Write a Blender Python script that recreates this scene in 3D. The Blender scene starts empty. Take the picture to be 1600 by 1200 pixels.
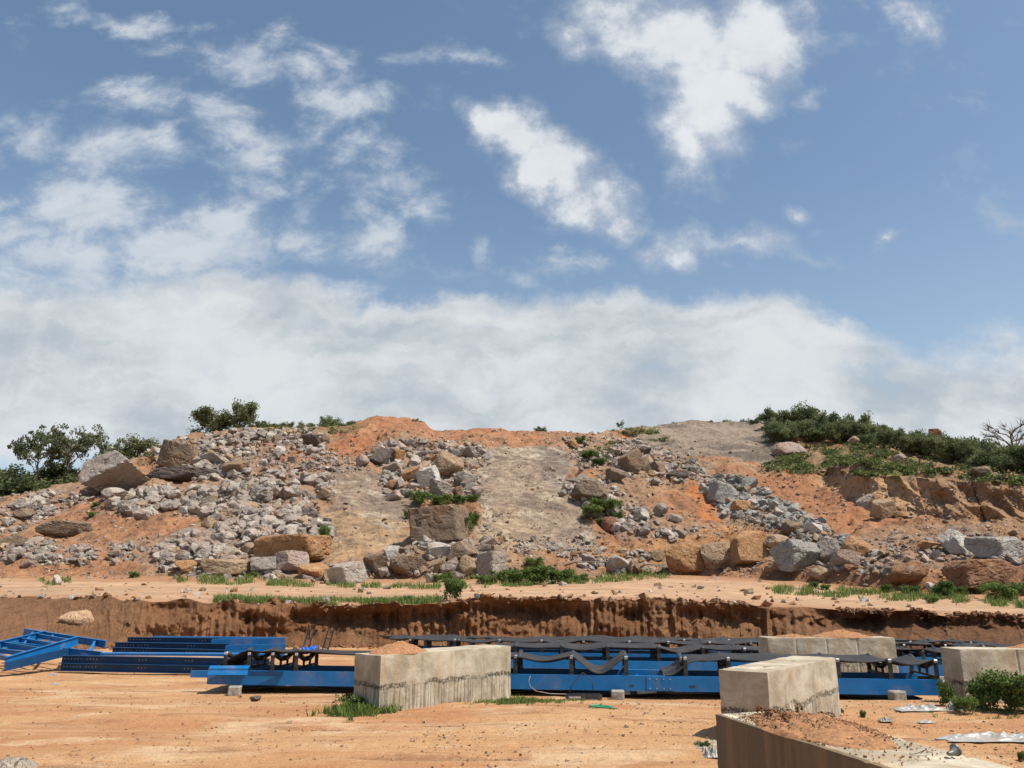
import bpy, bmesh, math, random
import numpy as np
from mathutils import Vector, Matrix
sc = bpy.context.scene
C = sc.collection
R = math.radians
# ------------------------------------------------------------------ camera, sky, sun, exposure
F_PX, PITCH, H = 1202.0, R(15.0), 1.7            # focal length in photo pixels (1600 wide), tilt, eye height
CP, SP = math.cos(PITCH), math.sin(PITCH)
cam = bpy.data.objects.new('camera', bpy.data.cameras.new('camera')); C.objects.link(cam)
cam.location = (0, 0, H); cam.rotation_euler = (R(90) + PITCH, 0, 0)
cam.data.sensor_width = 36; cam.data.lens = 36 * F_PX / 1600
cam.data.clip_start = 0.1; cam.data.clip_end = 6000
sc.camera = cam
SUN_EL = R(60); SUN_DIR = Vector((0.90 * math.cos(SUN_EL), -0.436 * math.cos(SUN_EL), math.sin(SUN_EL)))
sun = bpy.data.objects.new('sun', bpy.data.lights.new('sun', 'SUN')); C.objects.link(sun)
sun.data.energy = 5.0; sun.data.angle = R(0.6); sun.data.color = (1.0, 0.95, 0.87)
sun.rotation_euler = SUN_DIR.to_track_quat('Z', 'Y').to_euler()
sc.view_settings.view_transform = 'Standard'; sc.view_settings.look = 'None'
sc.view_settings.exposure = 0.3; sc.view_settings.gamma = 1.0
sc.view_settings.use_curve_mapping = False
sc.cycles.max_bounces = 6; sc.cycles.diffuse_bounces = 3; sc.cycles.transparent_max_bounces = 8

def pix_dir(u, v):                                # (x/y, z/y) of the ray through photo pixel (u, v)
    dy = F_PX * CP - (600 - v) * SP
    return (u - 800) / dy, (F_PX * SP + (600 - v) * CP) / dy
def P(u, v, Y):
    t, m = pix_dir(u, v)
    return Vector((t * Y, Y, H + m * Y))
def PZ(u, v, z=0.0):
    t, m = pix_dir(u, v); Y = (z - H) / m
    return Vector((t * Y, Y, z))
def proj(x, y, z):
    c = y * CP + (z - H) * SP; up = -y * SP + (z - H) * CP
    c = np.maximum(c, 0.01)
    return 800 + F_PX * x / c, 600 - F_PX * up / c

class NT:                                         # small node-tree helper
    def __init__(s, tree): s.t = tree; s.n = tree.nodes; s.l = tree.links
    def new(s, typ, **kw):
        nd = s.n.new(typ)
        for k, v in kw.items():
            if k.startswith('_'): nd.inputs[int(k[1:])].default_value = v
            else: setattr(nd, k, v)
        return nd
    def link(s, a, b): s.l.new(a, b)
    def val(s, x, sock):
        if isinstance(x, (int, float)): sock.default_value = x
        elif isinstance(x, (tuple, list)): sock.default_value = tuple(x) + ((1,) if len(x) == 3 and sock.type == 'RGBA' else ())
        else: s.l.new(x, sock)
    def math(s, op, a, b=0.0, c=None, clamp=False):
        nd = s.n.new('ShaderNodeMath'); nd.operation = op; nd.use_clamp = clamp
        s.val(a, nd.inputs[0]); s.val(b, nd.inputs[1])
        if c is not None: s.val(c, nd.inputs[2])
        return nd.outputs[0]
    def mix(s, f, a, b, blend='MIX'):
        nd = s.n.new('ShaderNodeMix'); nd.data_type = 'RGBA'; nd.blend_type = blend
        s.val(f, nd.inputs[0]); s.val(a, nd.inputs[6]); s.val(b, nd.inputs[7])
        return nd.outputs[2]
    def noise(s, vec, scale, detail=6, rough=0.55, dist=0.0, out=0, lac=2.0):
        nd = s.n.new('ShaderNodeTexNoise'); s.val(vec, nd.inputs['Vector']) if vec is not None else None
        nd.inputs['Scale'].default_value = scale; nd.inputs['Detail'].default_value = detail
        nd.inputs['Roughness'].default_value = rough; nd.inputs['Distortion'].default_value = dist
        nd.inputs['Lacunarity'].default_value = lac
        return nd.outputs[out]
    def ramp(s, x, lo, hi, a=0.0, b=1.0, smooth=True):
        nd = s.n.new('ShaderNodeMapRange'); nd.interpolation_type = 'SMOOTHSTEP' if smooth else 'LINEAR'
        s.val(x, nd.inputs[0]); s.val(lo, nd.inputs[1]); s.val(hi, nd.inputs[2]); s.val(a, nd.inputs[3]); s.val(b, nd.inputs[4])
        return nd.outputs[0]
    def scale(s, vec, sx, sy, sz):
        nd = s.n.new('ShaderNodeMapping'); s.val(vec, nd.inputs[0]); nd.inputs['Scale'].default_value = (sx, sy, sz)
        return nd.outputs[0]

w = bpy.data.worlds.new('World'); sc.world = w; w.use_nodes = True
n = NT(w.node_tree); n.n.clear()
sky = n.new('ShaderNodeTexSky'); sky.sky_type = 'NISHITA'; sky.sun_disc = False
sky.sun_elevation = SUN_EL; sky.sun_rotation = math.atan2(SUN_DIR.x, SUN_DIR.y)
sky.air_density = 1.0; sky.dust_density = 0.9; sky.ozone_density = 1.5; sky.altitude = 300
SKY_GAIN = 0.135
geo = n.new('ShaderNodeTexCoord').outputs['Generated']
sep = n.new('ShaderNodeSeparateXYZ'); n.link(geo, sep.inputs[0])
dx, dy, dz = sep.outputs
ysafe = n.math('MAXIMUM', dy, 0.12)
gx = n.math('DIVIDE', dx, ysafe); gz = n.math('DIVIDE', dz, ysafe)
cmb = n.new('ShaderNodeCombineXYZ'); n.link(gx, cmb.inputs[0]); n.link(gz, cmb.inputs[1])
pg = cmb.outputs[0]                               # the cloud field lies on a distant plane ahead
# domain warp
wn = n.noise(pg, 3.4, 8, 0.66, out=1)
wv = n.new('ShaderNodeVectorMath', operation='SUBTRACT'); n.link(wn, wv.inputs[0]); wv.inputs[1].default_value = (.5, .5, .5)
ws = n.new('ShaderNodeVectorMath', operation='SCALE'); n.link(wv.outputs[0], ws.inputs[0]); ws.inputs[3].default_value = 0.20
wa = n.new('ShaderNodeVectorMath', operation='ADD'); n.link(pg, wa.inputs[0]); n.link(ws.outputs[0], wa.inputs[1])
pw = wa.outputs[0]
def blobs(lst):
    acc = None
    for (u, v, ru, rv, ang, s) in lst:
        t, m = pix_dir(u, v); k = F_PX * CP - (600 - v) * SP
        mp = n.new('ShaderNodeMapping', vector_type='TEXTURE'); n.link(pw, mp.inputs[0])
        mp.inputs['Location'].default_value = (t, m, 0)
        mp.inputs['Rotation'].default_value = (0, 0, R(ang))
        mp.inputs['Scale'].default_value = (ru / k, rv / k, 1)
        g = n.new('ShaderNodeTexGradient', gradient_type='SPHERICAL'); n.link(mp.outputs[0], g.inputs[0])
        x = n.math('MULTIPLY', g.outputs['Fac'], s)
        acc = x if acc is None else n.math('MAXIMUM', acc, x)
    return acc
bright = blobs([(1060, 50, 210, 130, -20, 1.15), (1180, 50, 130, 160, 0, 1.15), (1100, 150, 130, 150, 0, 1.1), (1080, 215, 80, 90, 0, .8), (1170, 130, 110, 90, 0, 1.0),
    (905, 55, 90, 90, 0, .65), (960, 10, 120, 90, -20, .9),
    (860, 240, 130, 85, -30, 1.1), (925, 300, 105, 75, -30, 1.0), (790, 215, 110, 70, -25, 1.05), (850, 260, 140, 85, -35, 1.15), (920, 315, 110, 80, -35, 1.05), (960, 345, 60, 50, 0, .8),
    (1270, 130, 55, 45, 10, .62), (1250, 215, 65, 60, 0, .55), (1120, 385, 230, 50, -3, .72), (1260, 405, 130, 34, -8, .6), (1238, 325, 50, 32, -10, .6), (1412, 345, 34, 20, 0, .52),
    (1430, 25, 70, 50, -30, .55), (1590, 355, 70, 70, 0, .5)])
wisp = blobs([(185, 18, 160, 50, -12, .85), (240, 70, 90, 40, -10, .6), (190, 145, 150, 60, 5, .72), (130, 220, 190, 100, -15, .72), (60, 190, 120, 70, 0, .6),
    (0, 235, 80, 40, 0, .6), (240, 225, 120, 60, -5, .65), (370, 190, 130, 80, -25, .85), (400, 240, 110, 110, 0, .9), (440, 290, 90, 60, 10, .75), (390, 90, 120, 80, -10, .7),
    (500, 90, 150, 70, -15, .75), (540, 150, 110, 70, -5, .75), (570, 235, 100, 45, 5, .68), (470, 315, 70, 60, 30, .62), (640, 310, 120, 70, -25, .7), (580, 365, 110, 80, 10, .8),
    (460, 385, 110, 55, 10, .8), (750, 375, 60, 60, -30, .6), (755, 100, 90, 40, -25, .6), (640, 90, 120, 50, 0, .45), (330, 35, 60, 40, 0, .5),
    (20, 310, 110, 45, -5, .8), (60, 370, 220, 100, -5, .88), (170, 350, 260, 120, -15, .98), (260, 395, 250, 120, -15, 1.0), (100, 420, 280, 100, -5, .95), (340, 350, 140, 80, -10, .9),
    (900, 410, 120, 34, 0, .6), (830, 425, 140, 40, 0, .5), (700, 430, 200, 50, 0, .35)])
bank = blobs([(0, 560, 520, 160, 0, 1.2), (350, 520, 420, 120, -3, 1.2), (700, 540, 480, 110, 3, 1.2), (1000, 530, 440, 110, -3, 1.2), (1200, 545, 330, 75, -3, 1.05),
    (1500, 660, 600, 150, 4, 1.05), (1600, 570, 380, 150, 0, .55), (1450, 590, 300, 80, -4, .7), (800, 640, 1500, 110, 0, 1.2), (200, 620, 900, 130, 0, 1.2)])
n1 = n.noise(pg, 5.5, 10, 0.62); n2 = n.noise(pg, 14.0, 8, 0.6)
zz = n.scale(pg, 2.2, 5.5, 1); n3 = n.noise(zz, 1.7, 8, 0.55)
fb = n.math('ADD', n.math('MULTIPLY', n.math('SUBTRACT', n1, 0.5), 2.1), n.math('MULTIPLY', n.math('SUBTRACT', n2, 0.5), 1.1))
d_b = n.ramp(n.math('ADD', n.math('SUBTRACT', bright, 0.25), n.math('MULTIPLY', fb, 0.74)), -0.16, 0.62)
d_w = n.math('MULTIPLY', n.ramp(n.math('ADD', n.math('SUBTRACT', wisp, 0.17), n.math('MULTIPLY', fb, 0.72)), -0.08, 0.72), 0.82)
rt = n.new('ShaderNodeMapping'); n.link(pg, rt.inputs[0]); rt.inputs['Rotation'].default_value = (0, 0, R(28)); rt.inputs['Scale'].default_value = (9.0, 14.0, 1)
nw = n.noise(rt.outputs[0], 1.0, 9, 0.62, 0.3); fbw = n.math('MULTIPLY', n.math('SUBTRACT', nw, 0.5), 3.0)
d_w = n.math('MULTIPLY', n.ramp(n.math('ADD', n.math('SUBTRACT', wisp, 0.20), n.math('ADD', n.math('MULTIPLY', fbw, 0.62), n.math('MULTIPLY', fb, 0.42))), -0.08, 0.66), 0.90)
fb3 = n.math('MULTIPLY', n.math('SUBTRACT', n3, 0.5), 1.5)
d_k = n.math('MULTIPLY', n.ramp(n.math('ADD', n.math('SUBTRACT', bank, 0.17), n.math('ADD', n.math('MULTIPLY', fb, 0.34), n.math('MULTIPLY', fb3, 0.40))), -0.04, 0.42), 0.96)
# everywhere else in the sky: unseen scattered cloud, kept faint to cut the fill light
g3 = n.noise(geo, 2.3, 6, 0.55)
d_r = n.math('MULTIPLY', n.ramp(g3, 0.56, 0.72), n.math('MULTIPLY', n.ramp(dy, 0.3, 0.12), 0.35))
dens = n.math('MAXIMUM', n.math('MAXIMUM', d_b, d_w), n.math('MAXIMUM', d_k, d_r))
n4 = n.noise(n.scale(wa.outputs[0], 3.2, 9.0, 1), 1.5, 8, 0.6); light = n.math('ADD', n.math('MULTIPLY', n1, 0.3), n.math('ADD', n.math('MULTIPLY', n3, 0.3), n.math('MULTIPLY', n4, 0.4)))
c_bank = n.mix(n.ramp(light, 0.38, 0.58), (0.46, 0.52, 0.58), (0.76, 0.785, 0.80))
c_br = n.mix(n.ramp(n.math('ADD', d_b, n.math('MULTIPLY', n.math('SUBTRACT', n1, 0.5), 1.6)), 0.35, 1.25), (0.50, 0.56, 0.64), (0.80, 0.83, 0.86))
c_w = n.mix(n.math('MULTIPLY', d_w, n.ramp(n4, 0.32, 0.6, 0.45, 1.0)), (0.38, 0.47, 0.59), (0.70, 0.745, 0.79))
isb = n.math('DIVIDE', d_b, n.math('ADD', n.math('ADD', d_b, n.math('ADD', d_w, d_k)), 0.02), clamp=True)
iswk = n.math('DIVIDE', d_k, n.math('ADD', n.math('ADD', d_w, d_k), 0.02), clamp=True)
ccol = n.mix(isb, n.mix(iswk, c_w, c_bank), c_br)
skyc = n.mix(1.0, sky.outputs[0], (SKY_GAIN * 1.15, SKY_GAIN * 1.15, SKY_GAIN * 1.06), 'MULTIPLY')
# haze low over the horizon
hz = n.math('MULTIPLY', n.ramp(dz, 0.50, 0.08), 0.55)
skyc = n.mix(hz, skyc, (0.46, 0.56, 0.68))
fin = n.mix(dens, skyc, ccol)
bg = n.new('ShaderNodeBackground'); n.link(fin, bg.inputs[0]); bg.inputs[1].default_value = 0.81
n.link(bg.outputs[0], n.new('ShaderNodeOutputWorld').inputs[0])
w.cycles.sampling_method = 'MANUAL'; w.cycles.sample_map_resolution = 512

# ------------------------------------------------------------------ helpers
def tag(o, label=None, cat=None, group=None, kind=None):
    if label: o['label'] = label
    if cat: o['category'] = cat
    if group: o['group'] = group
    if kind: o['kind'] = kind
    return o
def np_mesh(name, verts, faces, mat=None, smooth=False, col=None, mats=None, midx=None):
    me = bpy.data.meshes.new(name)
    V = np.asarray(verts, np.float32).reshape(-1, 3); Fa = np.asarray(faces, np.int32)
    k = Fa.shape[1]
    me.vertices.add(len(V)); me.vertices.foreach_set('co', V.ravel())
    me.loops.add(Fa.size); me.loops.foreach_set('vertex_index', Fa.ravel())
    me.polygons.add(len(Fa)); me.polygons.foreach_set('loop_start', np.arange(0, Fa.size, k, dtype=np.int32))
    if col is not None:
        a = me.color_attributes.new('Col', 'FLOAT_COLOR', 'POINT')
        cc = np.ones((len(V), 4), np.float32); cc[:, :3] = col; a.data.foreach_set('color', cc.ravel())
    for m in (mats or ([mat] if mat else [])): me.materials.append(m)
    if midx is not None: me.polygons.foreach_set('material_index', np.asarray(midx, np.int32))
    me.update(calc_edges=True); me.validate()
    me.polygons.foreach_set('use_smooth', np.full(len(Fa), bool(smooth)))
    return me
def link(name, me, parent=None, loc=None):
    o = bpy.data.objects.new(name, me); C.objects.link(o)
    if parent: o.parent = parent
    if loc is not None: o.location = loc
    return o
def empty(name, loc, rz=0.0):
    o = bpy.data.objects.new(name, None); C.objects.link(o); o.location = loc; o.rotation_euler = (0, 0, rz)
    o.empty_display_size = 0.2
    return o
class MB:                                         # collects solids into ONE mesh
    def __init__(s): s.bm = bmesh.new()
    def box(s, lo, hi, M=None, bev=0.0):
        g = bmesh.ops.create_cube(s.bm, size=1.0)
        lo, hi = Vector(lo), Vector(hi); c = (lo + hi) / 2; d = hi - lo
        T = Matrix.Translation(c) @ Matrix.Diagonal((d.x, d.y, d.z, 1))
        bmesh.ops.transform(s.bm, matrix=(M @ T) if M else T, verts=g['verts'])
        if bev:
            es = list({e for v in g['verts'] for e in v.link_edges})
            bmesh.ops.bevel(s.bm, geom=es, offset=bev, segments=1, affect='EDGES')
        return s
    def tube(s, pts, r, seg=8, r1=None):
        pts = [Vector(p) for p in pts]; rings = []; nrm = None
        for i, p in enumerate(pts):
            d = (pts[min(i + 1, len(pts) - 1)] - pts[max(i - 1, 0)]).normalized()
            if nrm is None: nrm = d.orthogonal().normalized()
            nrm = (nrm - d * nrm.dot(d)).normalized(); b = d.cross(nrm)
            rr = r if r1 is None else r + (r1 - r) * i / (len(pts) - 1)
            rings.append([s.bm.verts.new(p + (nrm * math.cos(a) + b * math.sin(a)) * rr) for a in [2 * math.pi * k / seg for k in range(seg)]])
        for a, b in zip(rings, rings[1:]):
            for k in range(seg): s.bm.faces.new((a[k], a[(k + 1) % seg], b[(k + 1) % seg], b[k]))
        s.bm.faces.new(rings[0][::-1]); s.bm.faces.new(rings[-1])
        return s
    def prism(s, prof, x0, x1, M=None):           # profile in (y, z), extruded along x
        a = [s.bm.verts.new(M @ Vector((x0, y, z)) if M else (x0, y, z)) for y, z in prof]
        b = [s.bm.verts.new(M @ Vector((x1, y, z)) if M else (x1, y, z)) for y, z in prof]
        k = len(prof)
        for i in range(k): s.bm.faces.new((a[i], a[(i + 1) % k], b[(i + 1) % k], b[i]))
        s.bm.faces.new(a[::-1]); s.bm.faces.new(b)
        return s
    def build(s, name, mat, parent=None, smooth=False, loc=None):
        bmesh.ops.recalc_face_normals(s.bm, faces=s.bm.faces)
        me = bpy.data.meshes.new(name); s.bm.to_mesh(me); s.bm.free(); me.materials.append(mat)
        if smooth: me.polygons.foreach_set('use_smooth', [True] * len(me.polygons))
        return link(name, me, parent, loc)

# ---- numpy noise
_rs = np.random.RandomState(7); _perm = np.tile(_rs.permutation(256), 3); _val = _rs.rand(256) * 2 - 1
def vnoise(x, y, z):
    xi = np.floor(x).astype(int); yi = np.floor(y).astype(int); zi = np.floor(z).astype(int)
    fx, fy, fz = x - xi, y - yi, z - zi
    fx = fx * fx * (3 - 2 * fx); fy = fy * fy * (3 - 2 * fy); fz = fz * fz * (3 - 2 * fz)
    xi &= 255; yi &= 255; zi &= 255
    def h(a, b, c): return _val[_perm[_perm[_perm[xi + a] + yi + b] + zi + c]]
    x0 = h(0, 0, 0) * (1 - fx) + h(1, 0, 0) * fx; x1 = h(0, 1, 0) * (1 - fx) + h(1, 1, 0) * fx
    x2 = h(0, 0, 1) * (1 - fx) + h(1, 0, 1) * fx; x3 = h(0, 1, 1) * (1 - fx) + h(1, 1, 1) * fx
    return (x0 * (1 - fy) + x1 * fy) * (1 - fz) + (x2 * (1 - fy) + x3 * fy) * fz
def fbm(x, y, z=0.0, o=4, g=0.5):
    x = np.asarray(x, float); y = np.asarray(y, float); z = np.broadcast_to(np.asarray(z, float), x.shape)
    s = 0; a = 1.0; f = 1.0; tot = 0
    for i in range(o):
        s = s + a * vnoise(x * f + i * 17.3, y * f + i * 5.1, z * f + i * 9.7); tot += a; a *= g; f *= 2.03
    return s / tot
def sstep(x, a, b):
    t = np.clip((x - a) / (b - a), 0, 1); return t * t * (3 - 2 * t)
def inpoly(u, v, poly):
    r = np.zeros(u.shape, bool); j = len(poly) - 1
    for i in range(len(poly)):
        xi, yi = poly[i]; xj, yj = poly[j]
        if yi != yj: r ^= ((yi > v) != (yj > v)) & (u < (xj - xi) * (v - yi) / (yj - yi) + xi)
        j = i
    return r

# ------------------------------------------------------------------ materials
MATS = {}
def new_mat(name):
    m = bpy.data.materials.new(name); m.use_nodes = True; t = NT(m.node_tree); t.n.clear()
    b = t.new('ShaderNodeBsdfPrincipled'); o = t.new('ShaderNodeOutputMaterial'); t.link(b.outputs[0], o.inputs[0])
    b.inputs['Roughness'].default_value = 0.9; b.inputs['Specular IOR Level'].default_value = 0.2
    MATS[name] = m
    return m, t, b
def bump(t, b, h, dist, strength=1.0, prev=None):
    nd = t.new('ShaderNodeBump'); nd.inputs['Distance'].default_value = dist; nd.inputs['Strength'].default_value = strength
    t.link(h, nd.inputs['Height'])
    if prev: t.link(prev, nd.inputs['Normal'])
    if b: t.link(nd.outputs[0], b.inputs['Normal'])
    return nd.outputs[0]
def mat_yard():
    m, t, b = new_mat('yard_soil')
    pos = t.new('ShaderNodeNewGeometry').outputs['Position']
    st = t.scale(pos, 0.35, 1.3, 1)
    a = t.noise(st, 0.55, 7, 0.6, 0.4); c2 = t.noise(st, 1.7, 6, 0.65); sp = t.noise(pos, 60, 3, 0.7); sp2 = t.noise(pos, 22, 3, 0.7)
    col = t.mix(t.ramp(a, 0.36, 0.62), (0.475, 0.215, 0.09), (0.57, 0.325, 0.15))
    col = t.mix(t.math('MULTIPLY', t.ramp(t.noise(t.scale(pos, .5, 1, 1), 0.9, 7, 0.68, 0.5), 0.50, 0.64), 0.85), col, (0.66, 0.455, 0.265))
    col = t.mix(t.math('MULTIPLY', t.ramp(c2, 0.46, 0.34), 0.7), col, (0.30, 0.135, 0.065))
    # tracks: long faint streaks
    tr = t.noise(t.scale(pos, 0.12, 4.5, 1), 1.6, 5, 0.6, 0.2)
    col = t.mix(t.math('MULTIPLY', t.ramp(tr, 0.55, 0.66), 0.3), col, (0.36, 0.18, 0.09))
    col = t.mix(t.math('MULTIPLY', t.ramp(tr, 0.43, 0.34), 0.4), col, (0.64, 0.42, 0.24))
    col = t.mix(t.math('MULTIPLY', t.ramp(sp, 0.54, 0.70), 0.75), col, (0.24, 0.12, 0.07))
    col = t.mix(t.math('MULTIPLY', t.ramp(sp, 0.44, 0.30), 0.75), col, (0.72, 0.55, 0.40))
    col = t.mix(t.math('MULTIPLY', t.ramp(sp2, 0.60, 0.75), 0.4), col, (0.30, 0.15, 0.08))
    t.link(col, b.inputs['Base Color'])
    p = bump(t, None, sp, 0.012, 1.0); p = bump(t, None, t.noise(pos, 9, 6, 0.7), 0.035, 1.0, p); bump(t, b, tr, 0.08, 0.7, p)
    return m
def mat_vcol(name, grain, bmp, rough=0.95, amp=0.45, obj=False, cracks=False):
    m, t, b = new_mat(name); b.inputs['Roughness'].default_value = rough
    tc = t.new('ShaderNodeTexCoord'); pos = tc.outputs['Object'] if obj else t.new('ShaderNodeNewGeometry').outputs['Position']
    if obj:
        c = t.new('ShaderNodeObjectInfo').outputs['Color']
    else:
        nd = t.new('ShaderNodeVertexColor'); nd.layer_name = 'Col'; c = nd.outputs[0]
    a = t.noise(pos, grain, 8, 0.68); a2 = t.noise(pos, grain * 6, 5, 0.7); a3 = t.noise(pos, grain * 0.25, 4, 0.6)
    f = t.math('ADD', t.math('ADD', t.math('MULTIPLY', t.math('SUBTRACT', a, 0.5), 2.2 * amp), t.math('MULTIPLY', t.math('SUBTRACT', a2, 0.5), 1.8 * amp)), t.math('ADD', t.math('MULTIPLY', t.math('SUBTRACT', a3, 0.5), 1.4 * amp), 1.0))
    sc_ = t.new('ShaderNodeVectorMath', operation='SCALE'); t.link(c, sc_.inputs[0]); t.link(f, sc_.inputs[3])
    t.link(sc_.outputs[0], b.inputs['Base Color'])
    p = bump(t, None, a2, bmp * 0.3, 1.0); bump(t, b, a, bmp, 1.0, p)
    return m
def mat_rock(name, obj):
    m, t, b = new_mat(name); b.inputs['Roughness'].default_value = 0.9
    oi = t.new('ShaderNodeObjectInfo'); geo_ = t.new('ShaderNodeNewGeometry'); pos = geo_.outputs['Position']
    if obj: c = oi.outputs['Color']
    else:
        nd = t.new('ShaderNodeVertexColor'); nd.layer_name = 'Col'; c = nd.outputs[0]
    a = t.noise(pos, 1.3, 7, 0.65, 0.3); g = t.noise(pos, 9, 4, 0.7); s = t.noise(pos, 0.55, 4, 0.55, 0.5)
    f = t.math('ADD', t.math('ADD', t.math('MULTIPLY', t.math('SUBTRACT', a, 0.5), 0.9), t.math('MULTIPLY', t.math('SUBTRACT', g, 0.5), 0.9)), 1.0)
    sc_ = t.new('ShaderNodeVectorMath', operation='SCALE'); t.link(c, sc_.inputs[0]); t.link(f, sc_.inputs[3])
    col = t.mix(t.math('MULTIPLY', t.ramp(s, 0.54, 0.64), 0.35), sc_.outputs[0], (0.40, 0.20, 0.09))      # rust and soil stains
    col = t.mix(t.math('MULTIPLY', t.ramp(a, 0.58, 0.72), 0.3), col, (0.50, 0.47, 0.43))
    nz = t.new('ShaderNodeSeparateXYZ'); t.link(geo_.outputs['Normal'], nz.inputs[0])      # soil dust lodged on ledges
    dm = t.math('MULTIPLY', t.ramp(nz.outputs[2], 0.35, 0.95), t.ramp(t.noise(pos, 2.4, 5, 0.65), 0.42, 0.62))
    col = t.mix(t.math('MULTIPLY', dm, 0.5), col, (0.40, 0.245, 0.145))
    vr = t.new('ShaderNodeTexVoronoi', feature='DISTANCE_TO_EDGE'); t.link(t.noise(pos, 0.9, 2, 0.5, 0.0, 1), vr.inputs['Vector']); vr.inputs['Scale'].default_value = 7.0
    ck = t.ramp(vr.outputs[0], 0.0, 0.02)
    col = t.mix(t.math('MULTIPLY', t.math('SUBTRACT', 1.0, ck), 0.45), col, (0.07, 0.055, 0.045))
    t.link(col, b.inputs['Base Color'])
    p = bump(t, None, g, 0.06, 1.0); p = bump(t, None, ck, 0.05, 0.8, p); bump(t, b, a, 0.4, 1.0, p)
    return m
def mat_plain(name, col, rough=0.6, metal=0.0, var=0.15, scale=8.0, spec=0.4, dirt=None, dirt_amt=0.3):
    m, t, b = new_mat(name); b.inputs['Roughness'].default_value = rough; b.inputs['Metallic'].default_value = metal
    b.inputs['Specular IOR Level'].default_value = spec
    pos = t.new('ShaderNodeNewGeometry').outputs['Position']
    a = t.noise(pos, scale, 6, 0.65)
    d = tuple(x * (1 - var) for x in col); e = tuple(min(1, x * (1 + var)) for x in col)
    cc = t.mix(t.ramp(a, 0.3, 0.7), d, e)
    if dirt:
        q = t.noise(pos, scale * 0.5, 7, 0.7, 0.5)
        cc = t.mix(t.math('MULTIPLY', t.ramp(q, 0.5, 0.72), dirt_amt), cc, dirt)
    t.link(cc, b.inputs['Base Color'])
    return m
def mat_leaf(name, dark, light, trans=0.25):
    m, t, b = new_mat(name); b.inputs['Roughness'].default_value = 0.65; b.inputs['Specular IOR Level'].default_value = 0.3
    nd = t.new('ShaderNodeVertexColor'); nd.layer_name = 'Col'
    oi = t.new('ShaderNodeObjectInfo')
    f = t.math('ADD', nd.outputs[0], t.math('MULTIPLY', t.math('SUBTRACT', oi.outputs['Random'], 0.5), 0.6), clamp=True)
    c = t.mix(f, dark, light); t.link(c, b.inputs['Base Color'])
    tr = t.new('ShaderNodeBsdfTranslucent'); t.link(c, tr.inputs[0])
    mx = t.new('ShaderNodeMixShader'); mx.inputs[0].default_value = trans
    t.link(b.outputs[0], mx.inputs[1]); t.link(tr.outputs[0], mx.inputs[2])
    t.link(mx.outputs[0], [x for x in t.n if x.type == 'OUTPUT_MATERIAL'][0].inputs[0])
    return m
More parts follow.
